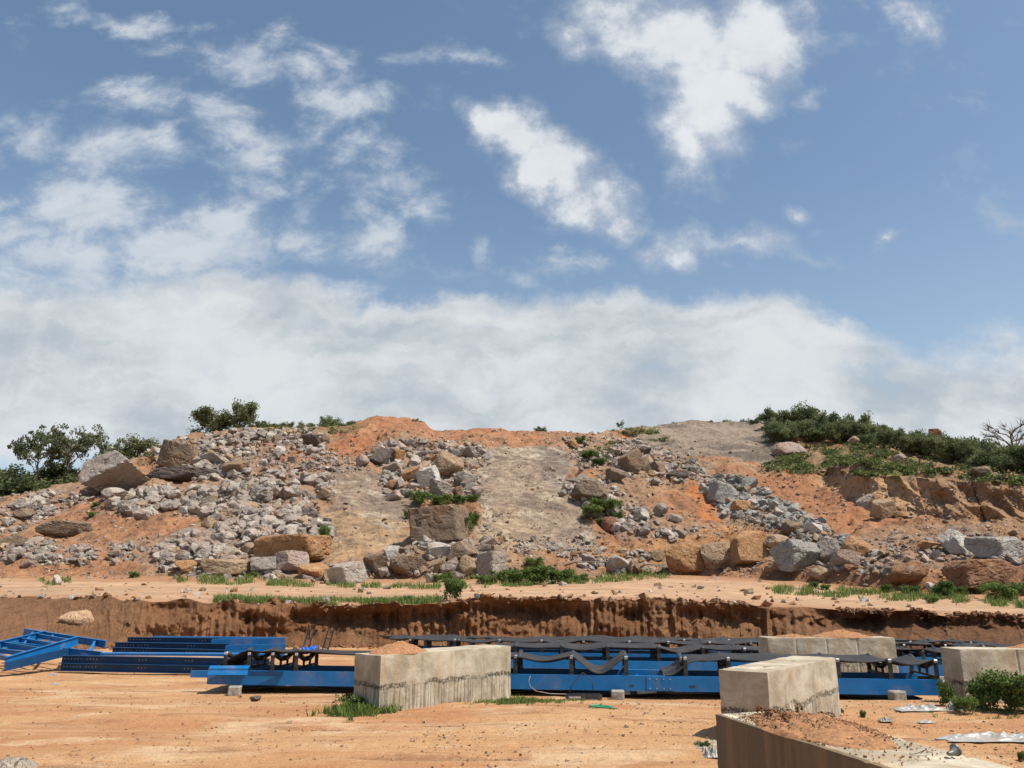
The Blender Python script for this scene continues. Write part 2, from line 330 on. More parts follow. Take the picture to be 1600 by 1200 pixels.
def mat_concrete(shaded_side=False):
    m, t, b = new_mat('concrete'); b.inputs['Roughness'].default_value = 0.88
    pos = t.new('ShaderNodeTexCoord').outputs['Object']
    va = t.new('ShaderNodeVectorMath', operation='ADD'); t.link(pos, va.inputs[0]); cz = t.new('ShaderNodeCombineXYZ'); rn_ = t.math('MULTIPLY', t.new('ShaderNodeObjectInfo').outputs['Random'], 23.0); t.link(rn_, cz.inputs[0]); t.link(cz.outputs[0], va.inputs[1])
    sp = t.new('ShaderNodeSeparateXYZ'); t.link(pos, sp.inputs[0]); z = sp.outputs[2]; pos = va.outputs[0]
    a = t.noise(pos, 2.2, 8, 0.65, 0.4); g = t.noise(pos, 34, 5, 0.7)
    col = t.mix(t.ramp(a, 0.33, 0.66), (0.34, 0.28, 0.195), (0.58, 0.51, 0.39) if not shaded_side else (0.72, 0.63, 0.47))
    col = t.mix(t.math('MULTIPLY', t.ramp(g, 0.5, 0.75), 0.35), col, (0.22, 0.19, 0.15))
    # ochre runs down the face
    run = t.noise(t.scale(pos, 7, 7, 0.45), 1.0, 5, 0.6)
    col = t.mix(t.math('MULTIPLY', t.ramp(run, 0.53, 0.67), 0.5), col, (0.48, 0.30, 0.14))
    # rough pour joint with honeycombing, wandering about 0.33 m above the ground
    wob = t.math('MULTIPLY', t.math('SUBTRACT', t.noise(t.scale(pos, 1, 1, 0), 1.6, 7, 0.6), 0.5), 0.30)
    zz_ = t.math('SUBTRACT', z, t.math('ADD', wob, 0.60))
    band = t.ramp(t.math('ABSOLUTE', zz_), 0.05, 0.006)
    pit = t.ramp(t.noise(pos, 26, 6, 0.8), 0.46, 0.58)
    hole = t.math('MULTIPLY', t.math('MULTIPLY', band, pit), t.ramp(t.noise(pos, 1.3, 3, 0.6), 0.40, 0.55))
    air = t.ramp(t.noise(pos, 55, 2, 0.5), 0.70, 0.76); col = t.mix(t.math('MULTIPLY', air, 0.6), col, (0.10, 0.085, 0.07))
    col = t.mix(t.math('MULTIPLY', hole, 0.85), col, (0.045, 0.04, 0.035))
    below = t.ramp(zz_, 0.0, -0.02)
    drip = t.ramp(t.noise(t.scale(pos, 30, 30, 0.9), 1.0, 4, 0.7), 0.5, 0.62)
    col = t.mix(t.math('MULTIPLY', t.math('MULTIPLY', drip, below), 0.7), col, (0.17, 0.145, 0.115))
    # tide marks
    tide = t.ramp(t.math('ABSOLUTE', t.math('SUBTRACT', zz_, t.math('MULTIPLY', t.math('SUBTRACT', a, 0.5), 0.9))), 0.012, 0.0)
    col = t.mix(t.math('MULTIPLY', tide, 0.45), col, (0.16, 0.14, 0.12))
    if shaded_side:                                     # shade of the block's left side, darkened into the colour
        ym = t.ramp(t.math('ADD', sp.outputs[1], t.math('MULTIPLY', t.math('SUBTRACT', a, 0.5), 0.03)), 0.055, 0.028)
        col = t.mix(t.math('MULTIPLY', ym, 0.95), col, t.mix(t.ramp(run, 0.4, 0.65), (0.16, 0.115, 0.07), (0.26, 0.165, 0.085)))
    t.link(col, b.inputs['Base Color'])
    p = bump(t, None, g, 0.006, 1.0); p = bump(t, None, a, 0.03, 0.6, p)
    inv = t.math('SUBTRACT', 1.0, hole); p = bump(t, None, inv, 0.02, 1.0, p)
    bump(t, b, t.math('MULTIPLY', drip, below), 0.006, 1.0, p)
    return m
def mat_bank():
    m, t, b = new_mat('cut_soil')
    nd = t.new('ShaderNodeVertexColor'); nd.layer_name = 'Col'; pos = t.new('ShaderNodeNewGeometry').outputs['Position']
    a = t.noise(t.scale(pos, 1, 1, 0.35), 3.2, 8, 0.7); g = t.noise(pos, 14, 5, 0.75); q = t.noise(pos, 0.9, 5, 0.6, 0.6)
    f = t.math('ADD', t.math('ADD', t.math('MULTIPLY', t.math('SUBTRACT', a, 0.5), 1.3), t.math('MULTIPLY', t.math('SUBTRACT', g, 0.5), 0.9)), t.math('ADD', t.math('MULTIPLY', t.math('SUBTRACT', q, 0.5), 1.0), 1.0))
    s = t.new('ShaderNodeVectorMath', operation='SCALE'); t.link(nd.outputs[0], s.inputs[0]); t.link(f, s.inputs[3])
    t.link(s.outputs[0], b.inputs['Base Color'])
    p = bump(t, None, g, 0.09, 1.0); bump(t, b, a, 0.25, 1.0, p)
    return m
M_YARD = mat_yard(); M_ROAD = mat_vcol('road_soil', 2.0, 0.06, amp=0.4); M_HILL = mat_vcol('hill_soil', 1.6, 0.22, amp=0.58); M_BANK = mat_bank()
M_ROCK = mat_rock('boulder_rock', True); M_RUB = mat_rock('rubble_rock', False); M_CONC = mat_concrete()
M_BLUE = mat_plain('blue_paint', (0.004, 0.155, 0.42), 0.45, 0, 0.12, 3.0, 0.45, (0.30, 0.20, 0.13), 0.5)
M_BLUE_SHADED = mat_plain('blue_paint_shaded', (0.005, 0.05, 0.14), 0.55, 0, 0.15, 3.0, 0.35, (0.14, 0.11, 0.09), 0.3)  # same blue paint, with the shade of the dark channels put into the colour
M_BELT = mat_plain('belt_rubber', (0.035, 0.032, 0.030), 0.62, 0, 0.25, 5, 0.35, (0.13, 0.10, 0.075), 0.45)
M_STEEL = mat_plain('dark_steel', (0.05, 0.052, 0.055), 0.5, 0.3, 0.3, 12, 0.4, (0.18, 0.13, 0.10), 0.4)
M_GALV = mat_plain('galvanised_cap', (0.55, 0.56, 0.56), 0.35, 0.5, 0.2, 14)
M_BLOCK = mat_plain('cinder_block', (0.34, 0.31, 0.26), 0.95, 0, 0.3, 18, 0.1)
M_WHITE = mat_plain('white_plastic', (0.36, 0.345, 0.315), 0.4, 0, 0.15, 6, 0.4, (0.36, 0.25, 0.16), 0.7)
M_TARP = mat_plain('blue_tarpaulin', (0.01, 0.13, 0.62), 0.4, 0, 0.2, 9, 0.4)
M_ROPE = mat_plain('green_rope', (0.05, 0.30, 0.16), 0.6, 0, 0.2, 20, 0.3)
M_FIT = mat_plain('worn_metal', (0.16, 0.145, 0.13), 0.5, 0.3, 0.3, 30)
M_BARK = mat_plain('bark', (0.20, 0.165, 0.13), 0.9, 0, 0.3, 6, 0.1)
M_TWIG = mat_plain('dead_wood', (0.23, 0.19, 0.15), 0.9, 0, 0.3, 6, 0.1)
M_HEAP = mat_plain('loose_soil', (0.37, 0.19, 0.095), 0.95, 0, 0.35, 30, 0.1, (0.24, 0.11, 0.055), 0.6)
M_LEAF = mat_leaf('tree_leaves', (0.055, 0.080, 0.030), (0.27, 0.29, 0.12), .4)
M_SHRUB = mat_leaf('shrub_leaves', (0.045, 0.085, 0.016), (0.19, 0.26, 0.065), 0.35)
M_OLIVE = mat_leaf('savanna_leaves', (0.08, 0.095, 0.045), (0.25, 0.27, 0.15), .4)
M_SCRUB = mat_leaf('scrub_leaves', (0.055, 0.080, 0.018), (0.19, 0.22, 0.07), .35)
M_GRASS = mat_leaf('grass_blades', (0.06, 0.11, 0.015), (0.20, 0.26, 0.06), 0.3)

# ------------------------------------------------------------------ terrain
# feature lines across the picture, near to far: (u, v, Y)
L_BASE = [(-700, 1010, 23), (-300, 1010, 23.5), (0, 1012, 23.5), (100, 1008, 24), (200, 1006, 25.4), (600, 1004, 25.75), (900, 1004, 25.75), (1150, 1006, 25.5), (1300, 1010, 23.8), (1600, 1014, 21.5), (1900, 1018, 20.5), (2300, 1020, 20)]
L_TOP = [(-700, 935, 33), (-300, 935, 32), (0, 935, 30), (100, 933, 28.5), (200, 935, 26.6), (330, 940, 26.2), (470, 945, 26.0), (600, 947, 26.0), (680, 941, 26.0), (760, 934, 26.1), (900, 936, 26.0), (1000, 936, 26.0), (1100, 941, 26.0), (1200, 945, 26.0), (1300, 951, 25.4), (1400, 956, 24.6), (1600, 964, 23.5), (1900, 972, 22.5), (2300, 980, 22)]
L_ROAD = [(-700, 912, 42), (0, 912, 42), (300, 914, 42), (700, 913, 42), (900, 908, 42), (1050, 905, 42), (1200, 914, 38), (1400, 932, 33), (1600, 944, 29), (1900, 952, 27), (2300, 960, 26)]
L_A = [(-700, 900, 50), (0, 900, 50), (300, 900, 48), (500, 905, 48), (800, 905, 48), (1050, 898, 48), (1200, 905, 43), (1400, 922, 36), (1600, 932, 32), (1900, 940, 30), (2300, 945, 29)]
L_B = [(-700, 870, 56), (0, 868, 56), (300, 868, 54), (600, 868, 52), (900, 868, 53), (1050, 866, 53), (1200, 872, 47), (1300, 880, 42), (1400, 880, 37.5), (1600, 876, 33.5), (1900, 880, 32), (2300, 885, 31)]
L_C = [(-700, 835, 62), (0, 830, 63), (200, 822, 62), (400, 815, 60), (600, 815, 57.5), (900, 818, 58.5), (1050, 824, 60), (1200, 825, 57), (1400, 842, 48), (1600, 840, 43), (1900, 840, 42), (2300, 840, 41)]
L_D = [(-700, 805, 69), (0, 800, 70), (200, 775, 71), (400, 762, 70), (600, 765, 65.5), (900, 765, 67), (1050, 775, 70), (1200, 775, 68), (1290, 776, 67), (1340, 796, 60.2), (1400, 804, 56.3), (1490, 814, 52.4), (1600, 828, 49.6), (1900, 828, 47.6), (2300, 828, 46.6)]
L_E = [(-700, 795, 74), (0, 790, 75), (130, 768, 77), (200, 745, 80), (400, 722, 79), (600, 725, 74.5), (900, 722, 77), (1050, 725, 82), (1200, 737, 78), (1290, 742, 74), (1340, 742, 62.2), (1400, 743, 58.0), (1490, 749, 54.0), (1600, 757, 51.2), (1900, 760, 49), (2300, 765, 48)]
L_S = [(-700, 792, 80), (-100, 785, 80), (0, 780, 80), (60, 772, 82), (130, 758, 84), (180, 735, 87), (245, 697, 90), (300, 680, 92), (350, 674, 92), (400, 669, 92), (480, 669, 90), (525, 668, 90), (552, 664, 91), (572, 656, 92), (600, 652, 92), (635, 656, 92), (664, 661, 92), (675, 672, 92), (720, 673, 92), (760, 671, 92), (800, 675, 93), (870, 676, 94), (940, 678, 96), (985, 672, 104), (1030, 665, 112), (1100, 660, 114), (1180, 660, 112), (1230, 672, 104), (1300, 688, 96), (1400, 702, 88), (1500, 720, 80), (1600, 740, 72), (1900, 760, 66), (2300, 775, 64)]
T_TAB = np.linspace(-1.9, 1.9, 3801)
def table(L, sm):
    pts = [P(u, v, Y) for u, v, Y in L]; ts = np.array([p.x / p.y for p in pts])
    y = np.interp(T_TAB, ts, [p.y for p in pts]); z = np.interp(T_TAB, ts, [p.z for p in pts])
    k = np.hanning(sm + 2)[1:-1]; k /= k.sum()
    f = lambda a: np.convolve(np.pad(a, (len(k) // 2, len(k) // 2), 'edge'), k, 'valid')[:len(T_TAB)]
    return f(y), f(z)
TB = {nm: table(L, s) for nm, L, s in (('base', L_BASE, 61), ('top', L_TOP, 31), ('road', L_ROAD, 81), ('A', L_A, 81), ('B', L_B, 61), ('C', L_C, 61), ('D', L_D, 25), ('E', L_E, 25), ('S', L_S, 15))}
def line(nm, t):
    return np.interp(t, T_TAB, TB[nm][0]), np.interp(t, T_TAB, TB[nm][1])
TC = np.concatenate([np.linspace(-1.8, -0.74, 130, endpoint=False), np.linspace(-0.74, 0.74, 1380), np.linspace(0.74, 1.8, 131)[1:]])
def strip(a, b, nrow, ease=None):                 # rows from line a to line b (excludes the last row)
    ya, za = line(a, TC) if isinstance(a, str) else a; yb, zb = line(b, TC) if isinstance(b, str) else b
    s = (np.arange(nrow) / nrow)[:, None]
    return ya + (yb - ya) * s, za + (zb - za) * s
def tail(dy, dz):
    y, z = line('S', TC); return y + dy, z + dz
rows = [strip('A', 'B', 46), strip('B', 'C', 52), strip('C', 'D', 60), strip('D', 'E', 64), strip('E', 'S', 90), strip('S', tail(12, -1.0), 16), strip(tail(12, -1.0), tail(90, -9), 26)]
HY = np.concatenate([r[0] for r in rows]); HZ = np.concatenate([r[1] for r in rows])
iD0 = 46 + 52 + 60; iE0 = iD0 + 64; iS0 = iE0 + 90
for _ in range(3):                                # ease the slope breaks, except on the cliff
    for k in (4,):
        Zs = HZ.copy(); Ys = HY.copy()
        Zs[k:-k] = (HZ[:-2 * k] + HZ[k:-k] + HZ[2 * k:]) / 3; Ys[k:-k] = (HY[:-2 * k] + HY[k:-k] + HY[2 * k:]) / 3
        keep = sstep(TC, 0.38, 0.43)[None, :] * np.ones_like(HZ); r_i = np.arange(HZ.shape[0])[:, None]
        keep = keep * ((r_i > iD0 - 14) & (r_i < iE0 + 14)); keep = np.maximum(keep, (np.abs(r_i - iS0) < 5) * 1.0)
        HZ = HZ * keep + Zs * (1 - keep); HY = HY * keep + Ys * (1 - keep)
HX = TC[None, :] * HY
HU, HV = proj(HX, HY, HZ)
WU = HU + 46 * fbm(HX * .22, HY * .22, HZ * .3, 5, .6); WV = HV + 22 * fbm(HX * .25 + 50, HY * .25, HZ * .3, 5, .6)
def mask(poly, soft=0):
    m = inpoly(WU, WV, poly).astype(float)
    for _ in range(soft):
        m[1:-1, 1:-1] = (m[1:-1, 1:-1] * 2 + m[:-2, 1:-1] + m[2:, 1:-1] + m[1:-1, :-2] + m[1:-1, 2:]) / 6
    return m
SLAB_L = [(505, 742), (560, 735), (640, 735), (655, 790), (640, 850), (625, 880), (515, 880), (500, 830), (520, 790)]
SLAB_C = [(752, 706), (880, 698), (905, 745), (885, 772), (915, 805), (935, 850), (900, 862), (790, 868), (745, 850), (742, 770)]
DOME = [(985, 690), (1010, 655), (1240, 645), (1225, 705), (1215, 728), (1130, 715), (1060, 705)]
GREEN = [(1225, 690), (1320, 688), (1420, 700), (1680, 745), (1680, 770), (1500, 752), (1300, 742), (1185, 742), (1205, 725)]
m_slab = np.maximum(mask(SLAB_L, 3), mask(SLAB_C, 3)); m_dome = mask(DOME, 3); m_cliff = (sstep(TC, 0.385, 0.41)[None, :] * ((r_i >= iD0 - 3) & (r_i <= iE0 + 2)))
rough_amp = 1 - 0.8 * np.maximum(m_slab, m_dome)
edge = np.minimum(1, np.arange(HZ.shape[0]) / 10.0)[:, None]
amp = rough_amp * edge
big = fbm(HX * .11, HY * .11, 0.0, 3); mid = fbm(HX * .4, HY * .4, 3.0, 4); fine = fbm(HX * 1.5, HY * 1.5, 6.0, 4)
sk = np.clip(1 - np.abs(r_i - iS0) / 30.0, 0, 1)
DZ = big * 1.3 * edge * (1 - sk * .9) + mid * 0.75 * amp * (1 - sk * .75) + fine * 0.30 * amp
# soil benches and low ridges run across the slope where rubble has banked up
DZ += amp * 0.35 * np.abs(fbm(HX * .22, HZ * .8, 9.0, 3)) * (1 - m_cliff)
# bedding steps on the bare rock
lay = fbm(HX * .10 + HZ * .25, HZ * 1.1, 2.0, 4)
DZ += m_slab * (.25 * mid + .05 * fine) + m_dome * .4 * mid; DZ += m_dome * 0.75 * np.floor(lay * 5) / 5 + m_slab * 0.22 * np.floor(lay * 6) / 6
HZ2 = HZ + DZ * (1 - m_cliff * .75)
jag = fbm(HX * .22, HZ * .10, 4.0, 4); jag2 = np.abs(fbm(HX * .8, HZ * .5, 8.0, 4))
HY2 = HY + m_cliff * ((jag * .7 + np.round(fbm(TC[None, :] * 16 + 9 + HZ * .05, HX * 0, 4.0, 3) * 4) / 4 * .55) * 1.7 + jag2 * 1.5 + .35 * np.exp(-((r_i - (iD0 + 38)) / 14.0) ** 2))
HX2 = TC[None, :] * HY2
# ---- surface colour: what each patch of ground is made of, plus painted shade on the cliff
def paint(col, m, c): m = m[..., None]; return col * (1 - m) + np.array(c) * m
nA = fbm(HX * .18, HY * .25, 1.0, 4)[..., None]; nB = fbm(HX * .9, HY * .9, 2.0, 4)[..., None]
col = np.array((0.335, 0.165, 0.085)) * (1 - sstep(nA, -.15, .35)) + np.array((0.31, 0.185, 0.105)) * sstep(nA, -.15, .35)
col = col * (1 + .35 * nB)
RUB = []      # rubble regions: name, poly, density weight
REG = [
 ('upper left heap', [(238, 700), (330, 676), (480, 672), (512, 690), (505, 712), (470, 745), (400, 752), (330, 752), (250, 742)], 1500, (3, 14), 'loose angular grey rock in the big heap on the upper left crest'),
 ('diagonal spill', [(150, 795), (215, 768), (330, 762), (430, 748), (515, 745), (520, 775), (500, 800), (520, 830), (505, 865), (420, 850), (400, 875), (320, 885), (235, 872), (270, 838), (330, 832), (320, 800), (250, 795), (200, 812)], 1900, (4, 20), 'pale grey broken rock in the diagonal spill left of the brown slab'),
 ('left shoulder', [(0, 790), (60, 772), (140, 762), (215, 752), (200, 768), (120, 790), (60, 815), (0, 850)], 500, (3, 13), 'grey rock in the strip of rubble on the far left shoulder of the hill'),
 ('left foot', [(0, 852), (60, 848), (150, 862), (140, 882), (60, 884), (0, 880)], 260, (4, 16), 'pale rock in the low scatter at the far left foot of the hill'),
 ('lower left patch', [(170, 850), (260, 858), (300, 895), (230, 892), (170, 882)], 150, (4, 15), 'grey rock in the small patch at the lower left of the hill'),
 ('central heap', [(565, 705), (620, 690), (740, 692), (768, 712), (745, 735), (750, 775), (720, 782), (610, 780), (590, 755), (600, 735)], 700, (4, 17), 'blocky rock in the heap between the two bare slabs'),
 ('central foot', [(610, 855), (660, 842), (800, 850), (800, 905), (620, 908), (560, 895)], 260, (5, 19), 'rock among the row of large blocks at the foot below the squared outcrop'),
 ('foot left row', [(250, 880), (400, 872), (560, 885), (560, 910), (380, 910), (270, 898)], 160, (4, 16), 'rock among the blocks along the foot of the slope left of the centre'),
 ('upper right heap', [(880, 686), (930, 682), (1010, 692), (1085, 720), (1110, 745), (1040, 760), (960, 752), (905, 735)], 700, (3, 12), 'grey broken rock in the heap around the big cleft brown boulder'),
 ('mid right spill', [(870, 750), (950, 750), (1000, 790), (1090, 830), (1060, 845), (1000, 838), (960, 830), (950, 800), (900, 790)], 380, (4, 16), 'pale rock in the spill right of the bare central slab'),
 ('right grey fan', [(1090, 752), (1150, 745), (1210, 775), (1330, 848), (1380, 880), (1330, 885), (1220, 830), (1120, 800)], 900, (4, 15), 'blue grey blasted rock in the fan below the red soil slope'),
 ('right foot', [(870, 862), (1040, 862), (1040, 898), (900, 895)], 140, (4, 15), 'rock in the scatter at the foot of the orange sandy slope'),
 ('far right scatter', [(1290, 855), (1420, 845), (1500, 830), (1640, 845), (1640, 885), (1480, 880), (1400, 900), (1280, 900)], 420, (3, 14), 'grey rock in the scatter below the soil cliff on the right'),
 ('slab edge crumbs', [(745, 700), (760, 700), (770, 780), (800, 862), (760, 862), (740, 800)], 120, (3, 8), 'small rock along the left edge of the bare central slab'),
 ('central slab crumbs', [(800, 840), (930, 840), (930, 868), (800, 870)], 150, (3, 8), 'small rock at the foot of the bare central slab'),
 ('slab debris', [(520, 700), (560, 715), (580, 735), (500, 745), (490, 720)], 140, (3, 8), 'small rock above the left bare slab'),
]
for nm, poly, cnt, sz, lab in REG:
    col = paint(col, mask(poly, 4) * .5, (0.29, 0.21, 0.15))
col = paint(col, mask(SLAB_L, 2), (0.30, 0.21, 0.145))
col = paint(col, mask([(500, 812), (640, 825), (640, 890), (505, 890)], 5) * .75, (0.43, 0.27, 0.14))
col = paint(col, mask([(560, 745), (630, 745), (625, 820), (570, 830)], 6) * .5, (0.22, 0.17, 0.13))
col = paint(col, mask(SLAB_C, 2), (0.33, 0.24, 0.17))
col = paint(col, mask([(845, 700), (890, 700), (900, 745), (870, 770), (855, 735)], 4) * .7, (0.17, 0.145, 0.12))
col = paint(col, mask([(740, 800), (800, 790), (850, 830), (800, 870), (745, 860)], 6) * .6, (0.42, 0.30, 0.18))
stripe = sstep(fbm(HX * .35 + HZ * .5, HZ * 1.4, 5.0, 5, .65), .08, .3) * m_slab
col = paint(col, stripe * .7, (0.17, 0.12, 0.09)); stripe2 = sstep(-fbm(HX * .5 + HZ * .3, HZ * 1.8, 12.0, 5, .65), .1, .32) * m_slab; col = paint(col, stripe2 * .7, (0.46, 0.37, 0.27))
hf = fbm(HX * 1.6 + HZ * 1.8, HZ * 5.0 - HX * .5, 51.0, 5, .72); col = paint(col, m_slab * sstep(hf, .10, .34) * .5, (0.13, 0.095, 0.07)); col = paint(col, m_slab * sstep(-hf, .12, .34) * .4, (0.48, 0.38, 0.27))
ck = np.exp(-(np.abs(fbm(HX * .35 + HZ * .25, HZ * .9, 66.0, 4)) / .010) ** 2) * m_slab; col = paint(col, ck * .8, (0.06, 0.045, 0.035)); HZ2 -= ck * .10
col = paint(col, mask(DOME, 2), (0.27, 0.205, 0.15))
st3 = sstep(fbm(HX * .10, HZ * 1.8, 15.0, 5, .65), .02, .2) * m_dome; col = paint(col, st3 * .8, (0.13, 0.105, 0.085))
col = paint(col, mask([(400, 735), (500, 690), (530, 680), (600, 685), (600, 705), (520, 715)], 4) * .85, (0.36, 0.15, 0.07))
col = paint(col, mask([(560, 640), (672, 640), (690, 672), (800, 668), (960, 672), (960, 682), (700, 684), (600, 672)], 4) * .8, (0.36, 0.165, 0.085))
col = paint(col, mask([(880, 850), (1000, 838), (1150, 815), (1200, 850), (1180, 880), (1040, 880), (880, 872)], 4) * .8, (0.40, 0.20, 0.09))
col = paint(col, mask([(1080, 770), (1130, 790), (1130, 808), (1075, 790)], 2), (0.40, 0.15, 0.055))
col = paint(col, mask([(1140, 742), (1290, 742), (1360, 812), (1340, 835), (1240, 815), (1180, 765)], 4) * .9, (0.34, 0.155, 0.075))
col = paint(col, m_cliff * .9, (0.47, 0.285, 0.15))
col = paint(col, m_cliff * sstep(TC, 0.535, 0.56)[None, :] * .6, (0.25, 0.14, 0.08))  # shade over the right part of the cliff face, painted into the colour
gm = mask(GREEN, 4); gn = sstep(fbm(HX * .5, HY * .5, 21.0, 4), -.25, .2)
col = paint(col, gm * gn * .85, (0.10, 0.115, 0.035)); col = paint(col, gm * (1 - gn) * .6, (0.26, 0.17, 0.10))
col = paint(col, np.clip((r_i - iS0 - 2) / 8.0, 0, 1) * np.ones_like(HZ) * .8, (0.13, 0.12, 0.05))
gl = mask([(280, 655), (560, 655), (560, 672), (420, 676)], 3); col = paint(col, gl * .5, (0.14, 0.13, 0.06))
col = np.clip(col, 0.02, 0.8)
def grid_faces(nr, nc):
    i = np.arange(nr * nc).reshape(nr, nc)
    return np.stack([i[:-1, :-1], i[:-1, 1:], i[1:, 1:], i[1:, :-1]], -1).reshape(-1, 4)
def grid_obj(name, X, Y, Z, mat, col=None, smooth=True):
    V = np.stack([X, Y, Z], -1).reshape(-1, 3)
    me = np_mesh(name, V, grid_faces(*X.shape), mat, smooth, None if col is None else col.reshape(-1, 3))
    return tag(link(name, me), kind='structure')
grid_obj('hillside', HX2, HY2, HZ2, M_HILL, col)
# ---- road terrace
ry, rz = strip('top', 'A', 90); ya, za = line('A', TC); s_r = (np.arange(91) / 90.0)[:, None]
yt, zt = line('top', TC); yr, zr = line('road', TC)
fr = ((yr - yt) / (ya - yt))
RY = yt + (ya - yt) * s_r
RZ = np.where(s_r < fr, zt + (zr - zt) * s_r / fr, zr + (za - zr) * (s_r - fr) / (1 - fr))
RX = TC[None, :] * RY
ends = np.minimum(1, np.minimum(s_r * 12, (1 - s_r) * 12))
lip = np.clip(1 - s_r * 14, 0, 1) * (0.13 * fbm(RX * 1.3, RX * 0 + 3, 0.0, 4))
RZ = RZ + ends * (0.06 * fbm(RX * .5, RY * .5, 1.0, 4)) + lip
RU, RV = proj(RX, RY, RZ)
rc = np.array((0.45, 0.28, 0.165)) * (1 + .22 * fbm(RX * .1, RY * .9, 3.0, 4)[..., None])
rut = sstep(fbm(RX * .05, RY * 1.2, 8.0, 3), .1, .35); rc = paint(rc, rut * .5, (0.36, 0.185, 0.09))
edgebrown = np.clip(1 - s_r * 9, 0, 1) * (.6 + .4 * fbm(RX * .8, RY, 2., 3)); rc = paint(rc, edgebrown * np.ones_like(RX), (0.34, 0.165, 0.08))
farb = sstep(s_r, .72, .9) * np.ones_like(RX); rc = paint(rc, farb * .7, (0.33, 0.16, 0.075))
grid_obj('dirt_road', RX, RY, RZ, M_ROAD, np.clip(rc, .02, .8))
# last road row meets the first hill row a touch below it
# ---- the cut bank
NB = 56
TB2 = np.concatenate([np.linspace(-1.8, -0.74, 130, endpoint=False), np.linspace(-0.74, 0.74, 1900), np.linspace(0.74, 1.8, 131)[1:]])
yb, zb = line('base', TB2); yt2, zt2 = line('top', TB2)
sb = (np.arange(NB + 1) / NB)[:, None]
steep = sstep(TB2, -0.50, -0.40)[None, :] * (1 - .55 * sstep(TB2, 0.33, 0.42)[None, :])
prof = sb ** 1.6 * (1 - steep) + steep * (0.55 * sstep(sb, 0, 1) + 0.45 * sb)
BYr = yb + (yt2 - yb) * sb; BZr = zb + (zt2 - zb) * (sb * (1 - .0 * steep))
BX = TB2[None, :] * BYr
xx = BX[NB // 2][None, :] * np.ones_like(BX)
env = np.sin(np.pi * np.clip(sb, 0, 1)) ** .6
patch = sstep(fbm(xx * .55, BZr * .25, 31.0, 2), -.3, .0)
ph = xx / 0.24 + 3.0 * fbm(xx * .3, xx * 0, 2.0, 2)
groove = np.abs((ph % 1.0) - .5) * 2
mac = fbm(xx * .33, BZr * .35, 7.0, 4); mac2 = fbm(xx * 1.3, BZr * 1.6, 17.0, 4)
slope_r = sstep(TB2, 0.33, 0.42)[None, :]
BYd = env * steep * (0.75 * mac + 0.42 * mac2 - 0.30 * np.abs(fbm(xx * 1.1, BZr * 1.3, 61., 4)) + 0.17 * patch * (groove - .5) * (1 - slope_r) + 0.16 * np.floor(3 * fbm(xx * .9, xx * 0, 41., 2)) / 3) + env * (1 - steep) * 0.3 * mac + env * slope_r * (1.0 * np.abs(mac2) + .7 * mac)
under = steep * 0.38 * np.exp(-((sb - .66) / .2) ** 2) * (0.7 + 1.2 * mac2)
mac3 = fbm(xx * 5, BZr * 5, 77., 3); BYf = BYr + BYd + under + env * (.10 * mac3 - .10 * np.clip(.12 - np.abs(fbm(xx * 2.2, BZr * .8, 83., 3)), 0, .12) / .12)
fan = np.clip(1 - sb * 5, 0, 1) * steep * 0.22 * np.clip(fbm(xx * .8, xx * 0, 12., 3) + .15, 0, 1)
BYf -= fan
BZf = BZr + env * 0.12 * (1 - steep) * mac2 + np.clip((sb - .85) / .15, 0, 1) * 0.13 * fbm(TB2[None, :] * yt2 * 1.3, TB2[None, :] * 0 + 3, 0.0, 4) * np.ones_like(sb)
BZf[0] -= 0.35; BYf[0] -= 0.1
BXf = TB2[None, :] * BYf
bc = np.array((0.31, 0.145, 0.066)) * (1 + .35 * fbm(xx * .5, BZr * 1.5, 3., 4)[..., None])
bc = paint(bc, sstep(fbm(xx * .8, BZr * .5, 19., 3), .1, .4) * .6, (0.38, 0.20, 0.10))
bc = paint(bc, (1 - steep) * .75 * np.ones_like(sb), (0.34, 0.175, 0.085))
bc = paint(bc, slope_r * .6 * np.ones_like(sb), (0.20, 0.095, 0.048))
grid_obj('embankment', BXf, BYf, BZf, M_BANK, np.clip(bc, .02, .8))
# ---- yard
def yard_z(x, y):
    x = np.asarray(x, float); y = np.asarray(y, float)
    z = -0.10 * sstep(y, 12.6, 14.2) + 0.06 * sstep(y, 18, 24)
    z = z + 0.035 * fbm(x * .35, y * .35, 4.0, 3) + 0.012 * fbm(x * .5, y * 3.2, 4.0, 3)
    for c, a_, f_ in ((8.6, .05, .25), (9.5, .05, .25), (10.6, -.04, .3), (11.35, -.04, .3), (16.0, .02, .2), (16.9, .02, .2)):     # wheel ruts
        q = (y - (c + a_ * x + .35 * np.sin(f_ * x + c))) / .13
        z = z - .022 * np.exp(-q ** 2) * (1 + .35 * np.sin(x * 24)) + .012 * np.exp(-(np.abs(q) - 1.6) ** 2 * 3)
    z = z + 0.05 * np.exp(-((x - 0.6) ** 2 + (y - 11.4) ** 2) / 1.2)
    return z
def yz(x, y): return float(yard_z(np.array([x]), np.array([y]))[0])
xs = np.concatenate([np.linspace(-90, -18, 60, endpoint=False), np.linspace(-18, 18, 721), np.linspace(18, 90, 61)[1:]])
s_ = np.concatenate([np.linspace(-30, 4, 30, endpoint=False), np.linspace(4, 25, 430)])
tb_y = np.interp(xs, (TB2 * yb), yb)
YX, YY = np.meshgrid(xs, s_); YY = np.where(YY > 15, 15 + (YY - 15) * (tb_y[None, :] + 1.2 - 15) / 10.0, YY)
YZ = yard_z(YX, YY) + 0.012 * fbm(YX * 3, YY * 3, 2.0, 3)
grid_obj('ground', YX, YY, YZ, M_YARD)
far = np.array([(-4000, -4000, -1.5), (4000, -4000, -1.5), (4000, 4000, -1.5), (-4000, 4000, -1.5)])
